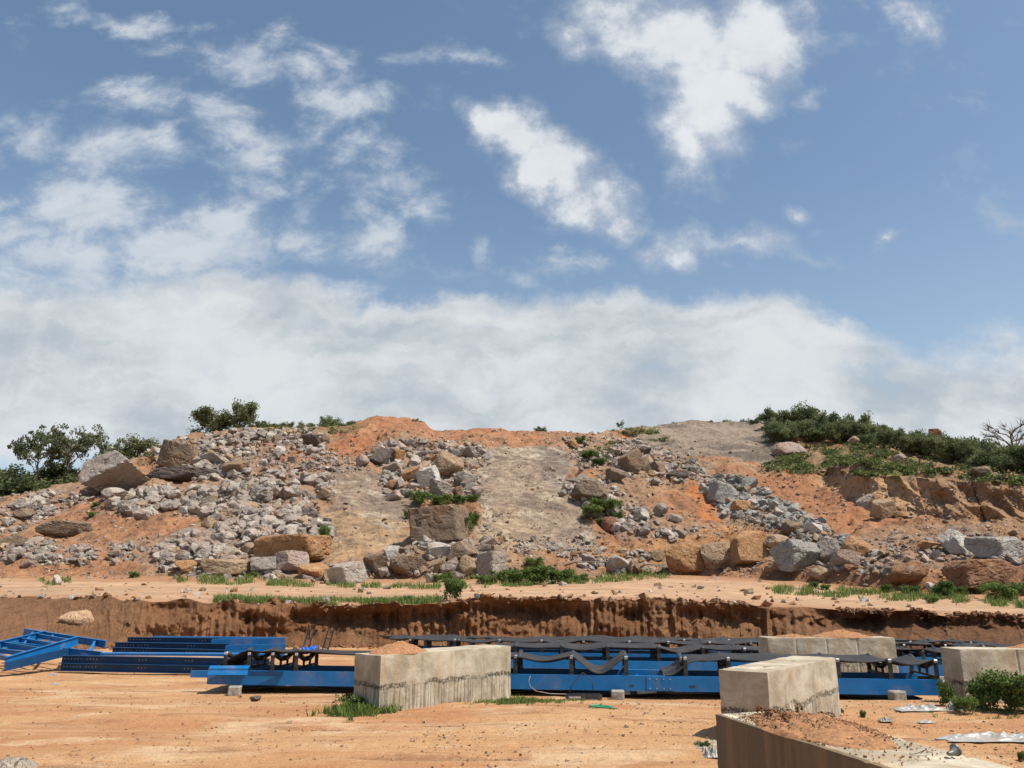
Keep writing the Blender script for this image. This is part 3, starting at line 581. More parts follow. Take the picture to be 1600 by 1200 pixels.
o = link('plain', np_mesh('plain', far, [(0, 1, 2, 3)], M_HEAP)); tag(o, kind='structure')
# ---- finding the terrain under a pixel
ALLY = np.concatenate([RY[:-1], HY2]); ALLZ = np.concatenate([RZ[:-1], HZ2])
SL = (ALLZ - H) / ALLY; SLMAX = np.maximum.accumulate(SL, axis=0)
def hit(u, v):                                    # first terrain point seen through photo pixel (u, v)
    t, m = pix_dir(u, v)
    j = int(np.clip(np.searchsorted(TC, t), 0, len(TC) - 1)); c = SLMAX[:, j]
    i = int(np.searchsorted(c, m))
    if i >= iS0 + 90 + 20: i = iS0 + 90
    i = min(i, len(c) - 1)
    Y = ALLY[i, j]; return Vector((t * Y, Y, ALLZ[i, j]))
def terr_z(x, y):
    t = x / y; j = int(np.clip(np.searchsorted(TC, t), 0, len(TC) - 1))
    return float(np.interp(y, ALLY[:, j], ALLZ[:, j]))

# ------------------------------------------------------------------ rocks
rng = np.random.RandomState(11)
def ico(sub):
    bm = bmesh.new(); bmesh.ops.create_icosphere(bm, subdivisions=sub, radius=1.0)
    V = np.array([v.co[:] for v in bm.verts]); Fc = np.array([[v.index for v in f.verts] for f in bm.faces]); bm.free()
    return V, Fc
ICO = {k: ico(k) for k in (1, 2, 3, 4, 5)}
def rot_xyz(r, tilt=1.0):
    a, b, c = r.uniform(-1, 1) * tilt, r.uniform(-1, 1) * tilt, r.uniform(0, 2 * math.pi)
    return np.array(Matrix.Rotation(c, 3, 'Z') @ Matrix.Rotation(a, 3, 'X') @ Matrix.Rotation(b, 3, 'Y'))
def rock_shape(sub, seed, kind='angular'):
    r = np.random.RandomState(seed); D, Fc = ICO[sub]
    if kind == 'boxy':
        q = np.linalg.qr(r.randn(3, 3) * .22 + np.eye(3))[0]; N = np.concatenate([q, -q]); h = np.array([.72, .72, .72, .72, .72, .72]) * r.uniform(.88, 1.1, 6)
        e = r.randn(6, 3); e /= np.linalg.norm(e, axis=1)[:, None]; N = np.concatenate([N, e]); h = np.concatenate([h, r.uniform(.74, .98, 6)]); p = 70
    elif kind == 'slab':
        e = r.randn(8, 3); e /= np.linalg.norm(e, axis=1)[:, None]; N = np.concatenate([np.eye(3), -np.eye(3), e]); h = np.concatenate([np.ones(6) * .72, r.uniform(.74, .95, 8)]); p = 30
    elif kind == 'round':
        e = r.randn(14, 3); e /= np.linalg.norm(e, axis=1)[:, None]; N = e; h = r.uniform(.72, 1.0, 14); N = np.concatenate([N, np.eye(3), -np.eye(3)]); h = np.concatenate([h, np.ones(6) * .95]); p = 22
    else:
        e = r.randn(10, 3); e /= np.linalg.norm(e, axis=1)[:, None]; N = e; h = r.uniform(.42, .85, 10); N = np.concatenate([N, np.eye(3), -np.eye(3)]); h = np.concatenate([h, r.uniform(.7, 1, 6)]); p = 80
    s = np.maximum(D @ N.T, 1e-3) / h
    rad = 1.0 / (np.sum(s ** p, axis=1) ** (1.0 / p))
    rad = np.minimum(rad, 1.45); V = D * rad[:, None]
    if sub >= 3:
        nz = fbm(V[:, 0] * 1.6 + seed, V[:, 1] * 1.6, V[:, 2] * 1.6, 4); nf = fbm(V[:, 0] * 6 + seed, V[:, 1] * 6, V[:, 2] * 6, 3)
        V = V * (1 + (.06 if kind != 'round' else .08) * nz + .028 * nf)[:, None]
        st = np.abs(fbm(V[:, 0] * 2.2, V[:, 1] * 2.2, V[:, 2] * 2.2 + seed, 3)); V *= (1 - .06 * np.exp(-(st / .03) ** 2))[:, None]
    V = V @ rot_xyz(r, .45 if kind == 'boxy' else .06 if kind == 'slab' else 1.5).T
    lo, hi = V.min(0), V.max(0); V = (V - (lo + hi) / 2) / (hi - lo)      # unit bounding box
    return V, Fc
PAL = {'grey': (0.385, 0.33, 0.28), 'pale': (0.52, 0.455, 0.385), 'blue': (0.385, 0.37, 0.335), 'tan': (0.42, 0.30, 0.19), 'orange': (0.47, 0.26, 0.125), 'brown': (0.25, 0.18, 0.125), 'dark': (0.15, 0.12, 0.105), 'pink': (0.44, 0.335, 0.275), 'white': (0.60, 0.55, 0.485), 'red': (0.31, 0.165, 0.095)}
MID_PROTO = {(k, i): np_mesh('rock', *rock_shape(3, 100 + i * 7 + hash_, k), mat=M_ROCK) for hash_, k in ((0, 'angular'), (50, 'boxy'), (90, 'round'), (130, 'slab')) for i in range(8)}
def put_rock(name, u, v, w, h, kind, colr, label, cat, group=None, seed=0, big=True, sink=.12, yaw=None, deep=1.0):
    r = np.random.RandomState(seed)
    g = hit(u, v + h * .42) if v < 925 else None
    if g is None: g = hit(u, v + h * .3)
    k = g.y / (F_PX * CP - (600 - v) * SP) * (1 + 0)
    W, Hh = w * k, h * k / 0.97; D = (W * .6 + Hh * .5) * deep
    ctr = P(u, v, g.y + D * .12)
    if big:
        V, Fc = rock_shape(4 if w < 60 else 5, 1000 + seed, kind)
        T = np.array(Matrix.Rotation(r.uniform(-.35, .35) if yaw is None else yaw, 3, 'Z')) 
        V = (V * np.array([W, D, Hh])) @ T.T
        me = np_mesh(name, V, Fc, M_ROCK, False); o = link(name, me, None, ctr)
    else:
        me = MID_PROTO[(kind, r.randint(8))]; o = link(name, me, None, ctr)
        o.scale = (W, D, Hh); o.rotation_euler = (r.uniform(-.3, .3), r.uniform(-.5, .5), r.uniform(0, 6.28))
    c = np.array(PAL[colr]) * r.uniform(.9, 1.1); o.color = (*c, 1)
    return tag(o, label, cat, group)
HERO = [
 (184, 740, 104, 66, 'angular', 'grey', 'largest pale boulder at the left end of the hill with a shadowed left face'),
 (277, 712, 66, 52, 'boxy', 'brown', 'big dark brown block standing against the left end of the crest heap'),
 (368, 731, 46, 26, 'boxy', 'brown', 'dark block with an ochre right end lying right of the long flat slab'),
 (292, 743, 120, 22, 'slab', 'dark', 'long low flat slab of brown rock below the big dark brown block'),
 (206, 745, 24, 24, 'round', 'grey', 'round grey rock leaning on the right side of the largest pale boulder'),
 (180, 771, 42, 18, 'round', 'pale', 'low pale rounded rock lying under the largest pale boulder'),
 (34, 788, 34, 22, 'angular', 'pale', 'pale angular rock on the far left skyline beside the trees'),
 (60, 784, 22, 18, 'boxy', 'pale', 'pale squat rock just right of the far left skyline rock'),
 (38, 803, 30, 18, 'round', 'brown', 'brown rock on the slope under the far left skyline rocks'),
 (328, 718, 40, 18, 'angular', 'grey', 'grey slab leaning in the heap right of the big dark brown block'),
 (102, 826, 76, 26, 'slab', 'brown', 'long brown rock ledge showing in the orange soil on the left slope'),
 (22, 846, 40, 20, 'round', 'brown', 'brown rounded rock low on the far left slope'),
 (290, 886, 36, 22, 'angular', 'orange', 'small orange angular block left of the long tan boulder'),
 (355, 886, 80, 24, 'slab', 'tan', 'long low tan boulder lying at the foot of the left slope'),
 (455, 879, 60, 36, 'boxy', 'pink', 'tilted pinkish grey slab block at the foot of the slope'),
 (413, 884, 44, 28, 'boxy', 'grey', 'darker grey block behind the tilted pinkish slab'),
 (491, 893, 46, 28, 'angular', 'orange', 'orange brown block between the tilted slab and the broad pale block'),
 (543, 896, 66, 38, 'boxy', 'pale', 'broad pale grey block at the foot of the left bare slab'),
 (458, 858, 116, 44, 'slab', 'orange', 'rough orange outcrop swelling out above the tilted slab block'),
 (487, 690, 32, 22, 'angular', 'dark', 'dark rock near the crest beside the red soil patch'),
 (508, 686, 20, 18, 'round', 'brown', 'small brown rock right of the dark crest rock'),
 (567, 720, 24, 22, 'angular', 'pink', 'leftmost block of the central heap, pinkish grey'),
 (592, 714, 38, 32, 'angular', 'dark', 'dark purplish grey block at the top left of the central heap'),
 (613, 731, 32, 20, 'angular', 'grey', 'grey wedge under the dark purplish block'),
 (622, 711, 22, 18, 'boxy', 'orange', 'small orange block right of the dark purplish block'),
 (642, 741, 28, 28, 'angular', 'orange', 'ochre orange wedge left of the big pale block in the central heap'),
 (669, 746, 42, 42, 'boxy', 'white', 'big pale block in the middle of the central heap'),
 (699, 727, 54, 46, 'round', 'tan', 'largest boulder of the central heap, tan and rounded'),
 (690, 766, 38, 34, 'angular', 'grey', 'light grey block below the largest tan boulder'),
 (612, 758, 20, 16, 'round', 'red', 'small rusty round rock at the lower left of the central heap'),
 (626, 757, 16, 20, 'boxy', 'grey', 'small upright grey rock beside the rusty round rock'),
 (646, 760, 24, 16, 'angular', 'grey', 'grey rock below the ochre orange wedge'),
 (615, 775, 30, 18, 'angular', 'pink', 'flat pinkish rock at the bottom of the central heap'),
 (724, 747, 22, 22, 'angular', 'grey', 'grey rock touching the right side of the largest tan boulder'),
 (746, 768, 20, 18, 'angular', 'pink', 'pale pinkish rock at the lower right end of the central heap'),
 (714, 769, 18, 24, 'angular', 'brown', 'brown upright rock right of the light grey block'),
 (648, 722, 22, 18, 'boxy', 'pale', 'pale block above the ochre orange wedge'),
 (732, 708, 26, 20, 'angular', 'grey', 'grey block at the upper right of the central heap'),
 (690, 821, 112, 60, 'boxy', 'brown', 'squared brown rock outcrop with an upright face below the central heap'),
 (612, 866, 26, 28, 'angular', 'white', 'upright pale pointed block at the foot left of the squared outcrop'),
 (586, 882, 40, 32, 'angular', 'brown', 'dark brown block right of the broad pale block'),
 (640, 886, 62, 34, 'round', 'brown', 'brown rounded block at the foot below the squared outcrop'),
 (686, 862, 40, 30, 'boxy', 'white', 'whitish block directly under the squared outcrop'),
 (680, 884, 32, 24, 'angular', 'tan', 'tan block under the whitish block'),
 (733, 861, 64, 30, 'angular', 'brown', 'wide dark brown wedge right of the whitish block'),
 (704, 884, 36, 28, 'angular', 'grey', 'grey brown block below the wide dark wedge'),
 (730, 882, 34, 34, 'round', 'tan', 'ochre rounded block left of the lichen streaked block'),
 (768, 883, 50, 42, 'boxy', 'grey', 'large grey streaked block at the right end of the foot row'),
 (667, 846, 30, 18, 'angular', 'grey', 'grey slab lying against the base of the squared outcrop'),
 (764, 849, 28, 22, 'angular', 'pink', 'pinkish block above the large grey streaked block'),
 (986, 722, 42, 42, 'boxy', 'brown', 'big cleft brown boulder, left and largest piece, in the upper right heap'),
 (1012, 726, 16, 32, 'boxy', 'tan', 'thin tan split piece of the big cleft boulder'),
 (1028, 731, 22, 26, 'boxy', 'brown', 'brown right hand piece of the big cleft boulder'),
 (1057, 742, 36, 20, 'round', 'dark', 'dark rounded rock right of the big cleft boulder'),
 (965, 742, 38, 20, 'round', 'brown', 'brown low rock left below the big cleft boulder'),
 (1010, 703, 18, 16, 'angular', 'dark', 'dark small block on top of the cleft boulder pile'),
 (922, 770, 62, 40, 'angular', 'brown', 'dark pointed brown boulder beside the right edge of the central slab'),
 (960, 790, 30, 30, 'round', 'pink', 'pinkish boulder above the green bushes on the right slope'),
 (953, 822, 36, 27, 'round', 'red', 'orange red round boulder under the green bushes'),
 (924, 803, 30, 16, 'round', 'dark', 'dark low rock at the left of the green bushes'),
 (879, 770, 16, 13, 'angular', 'grey', 'small grey rock at the edge of the bare central slab'),
 (896, 694, 22, 12, 'round', 'orange', 'bright orange rock at the top of the upper right heap'),
 (1003, 806, 22, 18, 'boxy', 'pale', 'pale squared block right of the orange red round boulder'),
 (1032, 797, 20, 22, 'boxy', 'grey', 'upright grey block in the mid right spill'),
 (1008, 829, 22, 14, 'angular', 'grey', 'grey block at the lower end of the mid right spill'),
 (1066, 874, 74, 52, 'round', 'orange', 'biggest orange boulder in the row right of the centre, leftmost of three'),
 (1124, 871, 64, 46, 'round', 'tan', 'orange tan boulder in the middle of the three large orange boulders'),
 (1168, 864, 54, 46, 'boxy', 'orange', 'tan orange faceted boulder, rightmost of the three large orange boulders'),
 (1173, 840, 52, 24, 'angular', 'orange', 'orange wedge behind the rightmost of the three orange boulders'),
 (917, 874, 30, 18, 'round', 'grey', 'grey rounded rock above the roadside grass right of the centre'),
 (967, 881, 34, 28, 'angular', 'pale', 'pale angular block left of the biggest orange boulder'),
 (990, 885, 20, 26, 'angular', 'tan', 'small tan block between the pale block and the biggest orange boulder'),
 (1026, 868, 28, 20, 'boxy', 'tan', 'tan block behind the left side of the biggest orange boulder'),
 (1126, 772, 44, 42, 'boxy', 'blue', 'shattered grey white outcrop standing in the grey fan'),
 (1157, 792, 32, 20, 'boxy', 'orange', 'orange cut rock at the foot of the shattered outcrop'),
 (1170, 757, 28, 24, 'angular', 'blue', 'grey jointed rock up and right of the shattered outcrop'),
 (1245, 868, 84, 50, 'angular', 'blue', 'large grey white angular boulder right of the orange boulders'),
 (1296, 862, 38, 42, 'boxy', 'grey', 'grey block standing behind the two tone block pair'),
 (1320, 874, 48, 30, 'boxy', 'grey', 'grey flat faced block in front of the orange rounded boulder'),
 (1338, 858, 52, 42, 'round', 'orange', 'orange rounded boulder right of the grey blocks'),
 (1330, 888, 20, 14, 'angular', 'red', 'small rusty rock below the grey flat faced block'),
 (1284, 896, 44, 24, 'round', 'tan', 'tan low boulder in front of the large grey white boulder'),
 (1214, 850, 44, 30, 'round', 'tan', 'tan boulder with grey flank above the large grey white boulder'),
 (1238, 825, 38, 24, 'round', 'brown', 'brown rounded boulder in the grey fan'),
 (1271, 826, 30, 18, 'angular', 'white', 'whitish rock beside the brown rounded boulder in the fan'),
 (1213, 884, 40, 24, 'round', 'tan', 'tan low rock below the orange wedge at the right foot'),
 (1380, 795, 40, 32, 'boxy', 'tan', 'tan boulder fallen at the base of the soil cliff'),
 (1352, 785, 30, 24, 'angular', 'pale', 'pale rock behind the tan boulder at the cliff base'),
 (1493, 850, 48, 46, 'angular', 'white', 'bright white grey boulder on the far right'),
 (1560, 855, 96, 34, 'slab', 'blue', 'long grey boulder lying right of the bright white boulder'),
 (1463, 868, 18, 18, 'angular', 'dark', 'small dark rock left of the bright white boulder'),
 (1452, 853, 36, 18, 'angular', 'orange', 'ochre rock half buried left of the bright white boulder'),
 (1232, 702, 52, 22, 'round', 'pink', 'pale slab of rock at the lower right end of the bald dome'),
 (1334, 690, 18, 17, 'round', 'tan', 'tan boulder among the bushes under the ridge trees'),
 (1405, 718, 22, 15, 'round', 'pink', 'pinkish boulder on the green slope'),
 (1461, 677, 26, 13, 'slab', 'red', 'orange boulder poking above the trees on the right ridge'),
 (1532, 739, 34, 20, 'round', 'brown', 'brown boulder on the cliff edge on the far right'),
 (1442, 725, 16, 10, 'round', 'orange', 'small orange rock on the green slope'),
 (1530, 897, 100, 44, 'slab', 'red', 'eroded reddish rock mound at the far right foot'),
 (1420, 896, 84, 36, 'round', 'red', 'crumbling reddish rock mound left of the far right mound'),
 (90, 908, 22, 13, 'angular', 'pale', 'pale grey rock beside the road on the left'),
 (1457, 919, 22, 15, 'round', 'white', 'white rounded rock beside the roadside shrubs on the right'),
 (746, 931, 12, 9, 'round', 'pale', 'small pale stone on the road edge right of the round green bush'),
 (510, 938, 14, 15, 'angular', 'grey', 'upright grey stone in the grass on the bank edge'),
 (586, 937, 18, 10, 'angular', 'pale', 'pale stone pile piece in the grass on the bank edge'),
 (448, 942, 14, 8, 'angular', 'pale', 'pale stone in the grass at the left of the bank edge'),
]
for i, (u, v, wd, ht, kd, cl, lab) in enumerate(HERO):
    big = wd >= 26
    put_rock('boulder' if wd >= 30 else 'rock', u, v, wd, ht, kd, cl, lab, 'boulder' if wd >= 30 else 'rock', seed=i * 13 + 5, big=big, deep=.8)
def bank_point(u, v):
    t, m = pix_dir(u, v); j = int(np.searchsorted(TB2, t)); s = (BZf[:, j] - H) / BYf[:, j]; i = int(np.searchsorted(np.maximum.accumulate(s), m)); i = min(i, NB)
    return Vector((t * BYf[i, j], BYf[i, j], BZf[i, j]))
bp = bank_point(119, 972); V, Fc = rock_shape(4, 555, 'round')
o = link('boulder', np_mesh('boulder', V * np.array([1.25, .9, .58]), Fc, M_ROCK), None, bp + Vector((0, 0.1, .08))); o.color = (.62, .40, .24, 1)
tag(o, 'orange and white boulder half buried at the left end of the cut bank', 'boulder')

# rubble: the largest pieces are separate rocks, the rest one mass
cand = []
def in_hero(u, v):
    for (hu, hv, wd, ht, *_x) in HERO:
        if wd > 30 and abs(u - hu) < wd * .42 and abs(v - hv) < ht * .42: return True
    return False
def sample_poly(poly, cnt, r):
    us = [p[0] for p in poly]; vs = [p[1] for p in poly]; out = []
    while len(out) < cnt:
        u = r.uniform(min(us), max(us), cnt * 2); v = r.uniform(min(vs), max(vs), cnt * 2)
        k = inpoly(u, v, poly); out += list(zip(u[k], v[k]))
    return out[:cnt]
def pick_col(nm, r):
    x = r.rand()
    if nm in ('right grey fan',): return 'blue' if x < .75 else ('pale' if x < .9 else 'tan')
    if nm in ('central heap', 'central foot', 'foot left row', 'right foot', 'far right scatter'): return 'grey' if x < .42 else 'pale' if x < .62 else 'tan' if x < .78 else 'orange' if x < .88 else 'pink'
    return 'grey' if x < .55 else 'pale' if x < .84 else 'pink' if x < .92 else 'tan'
for nm, poly, cnt, (s0, s1), lab in REG:
    for (u, v) in sample_poly(poly, int(cnt * 4.5), rng):
        f = rng.rand() ** 4.4; s = s0 * .65 + (s1 * 1.15 - s0) * f
        # clumping so that soil shows between
        cl = fbm(np.array([u * .03]), np.array([v * .06]), 3.0, 2)[0]
        if cl < (-.3 if cnt > 5000 else -.16) and rng.rand() < .85: continue
        cand.append((s, u, v, nm, pick_col(nm, rng), lab))
cand.sort(key=lambda c: -c[0])
N_IND = 190
for i, (s, u, v, nm, cl, lab) in enumerate([c for c in cand if not in_hero(c[1], c[2])][:N_IND]):
    kd = ('angular', 'angular', 'boxy', 'round')[i % 4] if cl in ('tan', 'orange') else ('angular', 'angular', 'boxy')[i % 3]
    put_rock('rock', u, v, s * rng.uniform(.95, 1.35), s * rng.uniform(.7, 1.0), kd, cl, lab, 'rock', 'rocks of the ' + nm, seed=5000 + i, big=False)
def hull_shape(seed, n_):
    r = np.random.RandomState(seed); bm = bmesh.new()
    q = r.randn(n_, 3); q /= np.linalg.norm(q, axis=1)[:, None]; q = np.sign(q) * np.abs(q) ** .65; q *= r.uniform(.8, 1, (n_, 1))
    for p in q: bm.verts.new(p)
    g = bmesh.ops.convex_hull(bm, input=bm.verts); bmesh.ops.delete(bm, geom=list({v for v in g['geom_interior'] + g['geom_unused'] if isinstance(v, bmesh.types.BMVert)}), context='VERTS')
    bmesh.ops.triangulate(bm, faces=bm.faces); bm.verts.index_update()
    V = np.array([v.co[:] for v in bm.verts]); Fc = np.array([[v.index for v in f.verts] for f in bm.faces]); bm.free()
    lo, hi = V.min(0), V.max(0)
    return (V - (lo + hi) / 2) / (hi - lo), Fc
protos = [hull_shape(300 + i, 16) for i in range(24)]
protos1 = [hull_shape(400 + i, 10) for i in range(24)]
VV, FF, CCl = [], [], []; base = 0
def add_rub(ctr, size, c, r, small):
    global base
    V, Fc = (protos1 if small else protos)[r.randint(24)]
    S = np.array([r.uniform(.8, 1.5), r.uniform(.7, 1.2), r.uniform(.45, .95)]) * size
    V = (V * S) @ rot_xyz(r, .7).T + np.array(ctr)
    VV.append(V); FF.append(Fc + base); base += len(V)
    CCl.append(np.broadcast_to(np.array(c) * r.uniform(.62, 1.22), V.shape))
for s, u, v, nm, cl, lab in [c for c in cand][N_IND:]:
    g = hit(u, v); k = g.y / 1180.0; size = s * k
    add_rub(g + Vector((0, rng.uniform(-.2, .6), size * rng.uniform(-.4, .4))), size, PAL[cl], rng, s < 4.6)
# scattered stones everywhere on the soil
for _ in range(17000):
    u = rng.uniform(-60, 1660); v = rng.uniform(672, 905)
    g = hit(u, v)
    if g.y > 99: continue
    U = np.array([u]); Vv = np.array([v])
    if (inpoly(U, Vv, SLAB_C)[0] or inpoly(U, Vv, SLAB_L)[0]) and rng.rand() < .8: continue
    if (inpoly(U, Vv, DOME)[0]) and rng.rand() < .7: continue
    if fbm(U * .02, Vv * .04, 8.0, 2)[0] < -.05 and rng.rand() < .7: continue
    s = 1.6 + 5.0 * rng.rand() ** 5
    add_rub(g + Vector((0, 0, s * g.y / 1180 * .1)), s * g.y / 1180, PAL[('grey', 'pale', 'grey', 'tan', 'orange', 'pink')[rng.randint(6)]], rng, True)
for _ in range(420):                              # stones on the terrace
    u = rng.uniform(-60, 1660); v = rng.uniform(905, 950); g = hit(u, v); s = .05 + .16 * rng.rand() ** 4
    if g.y > 52: continue
    add_rub(g + Vector((0, 0, s * .15)), s * 1.6, PAL[('pale', 'tan', 'orange')[rng.randint(3)]], rng, True)
tag(link('rubble', np_mesh('rubble', np.concatenate(VV), np.concatenate(FF), M_RUB, False, np.concatenate(CCl))), 'mass of small broken granite rubble strewn over the hillside', 'rubble', kind='stuff')
# gravel on the yard
VV, FF, CCl = [], [], []; base = 0
gr = np.random.RandomState(21); gcol = ((.50, .27, .14), (.56, .40, .27), (.40, .23, .14), (.50, .38, .28), (.44, .30, .2), (.36, .19, .11))
for _ in range(15000):
    Y = 6.5 + 13 * gr.rand() ** 1.5; x = gr.uniform(-.72, .72) * Y
    if fbm(np.array([x * .5]), np.array([Y * .8]), 5., 3)[0] < -.1 and gr.rand() < .8: continue
    s = .007 + .018 * gr.rand() ** 5 + (.035 if gr.rand() < .004 else 0)
    add_rub((x, Y, yz(x, Y) + s * .2), s * 1.4, gcol[gr.randint(6)], gr, True)
tag(link('gravel', np_mesh('gravel', np.concatenate(VV), np.concatenate(FF), M_RUB, False, np.concatenate(CCl))), 'loose orange and pale gravel scattered over the yard', 'gravel', kind='stuff')
# clods fallen at the foot of the bank
VV, FF, CCl = [], [], []; base = 0
for _ in range(1500):
    t = gr.uniform(-.62, .72); y0 = float(np.interp(t, TB2, yb)); Y = y0 - abs(gr.randn()) * .35 + .15; s = .04 + .16 * gr.rand() ** 3
    add_rub((t * Y, Y, yz(t * Y, Y) + s * .2), s, (.30, .14, .065), gr, True)
for _ in range(1500):
    t = gr.uniform(-.45, .72); y0 = float(np.interp(t, T_TAB, TB['top'][0])); dn = 1.0 if t > .18 else .45
    if gr.rand() > dn or fbm(np.array([t * 18]), np.array([1.]), 2., 2)[0] < -.15: continue
    Y = y0 + gr.randn() * .14 + .10; s = .03 + .13 * gr.rand() ** 2.5; add_rub((t * Y, Y, (terr_z(t * Y, max(Y, y0 + .02))) - max(0, y0 - Y) * .8 + s * .15), s * 1.3, (.22, .10, .048), gr, True)
tag(link('clods', np_mesh('clods', np.concatenate(VV), np.concatenate(FF), M_RUB, False, np.concatenate(CCl))), 'crumbled red soil clods along the foot and the lip of the cut bank', 'soil clods', kind='stuff')

# ------------------------------------------------------------------ plants
def leaf_quads(ctrs, sizes, r, shade, droop=0.0):
    n_ = len(ctrs); a = r.randn(n_, 3); a /= np.linalg.norm(a, axis=1)[:, None]; b = np.cross(a, r.randn(n_, 3)); b /= np.linalg.norm(b, axis=1)[:, None]
    a *= sizes[:, None] * .5; b = b * sizes[:, None] * .32
    V = np.stack([ctrs - a, ctrs + b, ctrs + a, ctrs - b], 1).reshape(-1, 3)
    Fc = np.arange(n_ * 4).reshape(-1, 4); col = np.repeat(shade, 4)[:, None] * np.ones(3)
    return V, Fc, col
def limbs(r, height, spread, n_limb, crown_lo, wob=.08, levels=2, r0=.03):
    """trunk and branches as tubes, height 1 unit; returns MB and tips"""
    mb = MB(); tips = []
    trunk = [Vector((0, 0, -.04))]
    for k in range(1, 6): trunk.append(Vector((r.uniform(-wob, wob) * .4 * k / 5, r.uniform(-wob, wob) * .4 * k / 5, height * .75 * k / 5)))
    mb.tube(trunk, r0, 6, r0 * .45)
    for i in range(n_limb):
        f = crown_lo + (1 - crown_lo) * (i + .3) / n_limb; f = min(f, .98)
        k = f * 5 * .98; p = trunk[int(k)].lerp(trunk[min(int(k) + 1, 5)], k - int(k)); a = i * 2.4 + r.uniform(-.4, .4)
        L = spread * r.uniform(.6, 1.0); q = [p]
        up = r.uniform(.25, .7)
        for s in range(1, 5): q.append(p + Vector((math.cos(a) * L * s / 4, math.sin(a) * L * s / 4, up * (1 - height * .75 * f) * (s / 4) ** .8)) + Vector(r.uniform(-1, 1, 3)) * .02)
        mb.tube(q, r0 * .42, 5, r0 * .12); tips += q[2:]
        for s in (2, 3, 4):
            for _ in range(levels):
                d = Vector((math.cos(a) + r.uniform(-1, 1), math.sin(a) + r.uniform(-1, 1), r.uniform(.1, .9))).normalized() * L * r.uniform(.25, .5)
                mb.tube([q[s], q[s] + d * .5 + Vector(r.uniform(-1, 1, 3)) * .01, q[s] + d], r0 * .16, 4, r0 * .05); tips.append(q[s] + d)
    return mb, tips
def crown_mesh(r, tips, rad, per, leaf, flat=.7, mat=None, keep=None):
    cs, sz, sh = [], [], []
    for tp in tips:
        k = r.randint(int(per * .6), per + 1); d = r.randn(k, 3); d /= np.linalg.norm(d, axis=1)[:, None]; rr = rad * r.uniform(.6, 1.25) * r.rand(k) ** .4
        c = np.array(tp) + d * rr[:, None] * np.array([1, 1, flat]); cs.append(c); sz.append(leaf * r.uniform(.6, 1.3, k)); sh.append(np.clip(r.uniform(.15, .75) + r.uniform(-.2, .25, k), 0, 1))
    V, Fc, cl = leaf_quads(np.concatenate(cs), np.concatenate(sz), r, np.concatenate(sh))
    V[:, 2] = np.maximum(V[:, 2], .0)
    return np_mesh('crown', V, Fc, mat, False, cl)
TREE = {}
def tree_proto(key, seed, height, spread, n_limb, lo, rad, per, leaf, flat, mat, r0=.03, levels=2, fill=0):
    r = np.random.RandomState(seed); mb, tips = limbs(r, height, spread, n_limb, lo, levels=levels, r0=r0)
    top = Vector((0, 0, height * .78)); tips = tips + [top]
    for _ in range(fill):
        a = r.uniform(0, 6.28); q = spread * math.sqrt(r.rand()); tips.append(Vector((math.cos(a) * q, math.sin(a) * q, r.uniform(.12, .85) * (1 - .5 * (q / spread) ** 2))))
    bmesh.ops.recalc_face_normals(mb.bm, faces=mb.bm.faces); me = bpy.data.meshes.new('trunk'); mb.bm.to_mesh(me); mb.bm.free(); me.materials.append(M_BARK if per else M_TWIG)
    TREE[key] = (me, crown_mesh(r, tips, rad, per, leaf, flat, mat) if per else None)
for i in range(3): tree_proto(('savanna', i), 31 + i, 1.0, .50, 10, .5, .085, 40, .040, .5, M_OLIVE, .022, 3)
for i in range(4): tree_proto(('dense', i), 51 + i, .95, .50, 10, .15, .17, 60, .062, .8, M_LEAF, .03, 2, 26)
for i in range(4): tree_proto(('bush', i), 71 + i, .7, .62, 9, .05, .20, 60, .075, .8, M_LEAF, .022, 1, 26)
for i in range(4): tree_proto(('shrub', i), 91 + i, .8, .5, 9, .05, .18, 42, .085, .9, M_SHRUB, .014, 2, 18)
for i in range(2): tree_proto(('bare', i), 111 + i, 1.0, .45, 14, .25, 0, 0, 0, 1, None, .03, 7)
rT = np.random.RandomState(77)
def put_tree(name, kind, i, base, ht, wd, label, cat, group=None, rz=0.0):
    tm, cm = TREE[(kind, i)]
    o = empty(name, base, rz); o.scale = (wd, wd, ht)
    link('trunk', tm, o)
    if cm: link('crown', cm, o)
    return tag(o, label, cat, group)
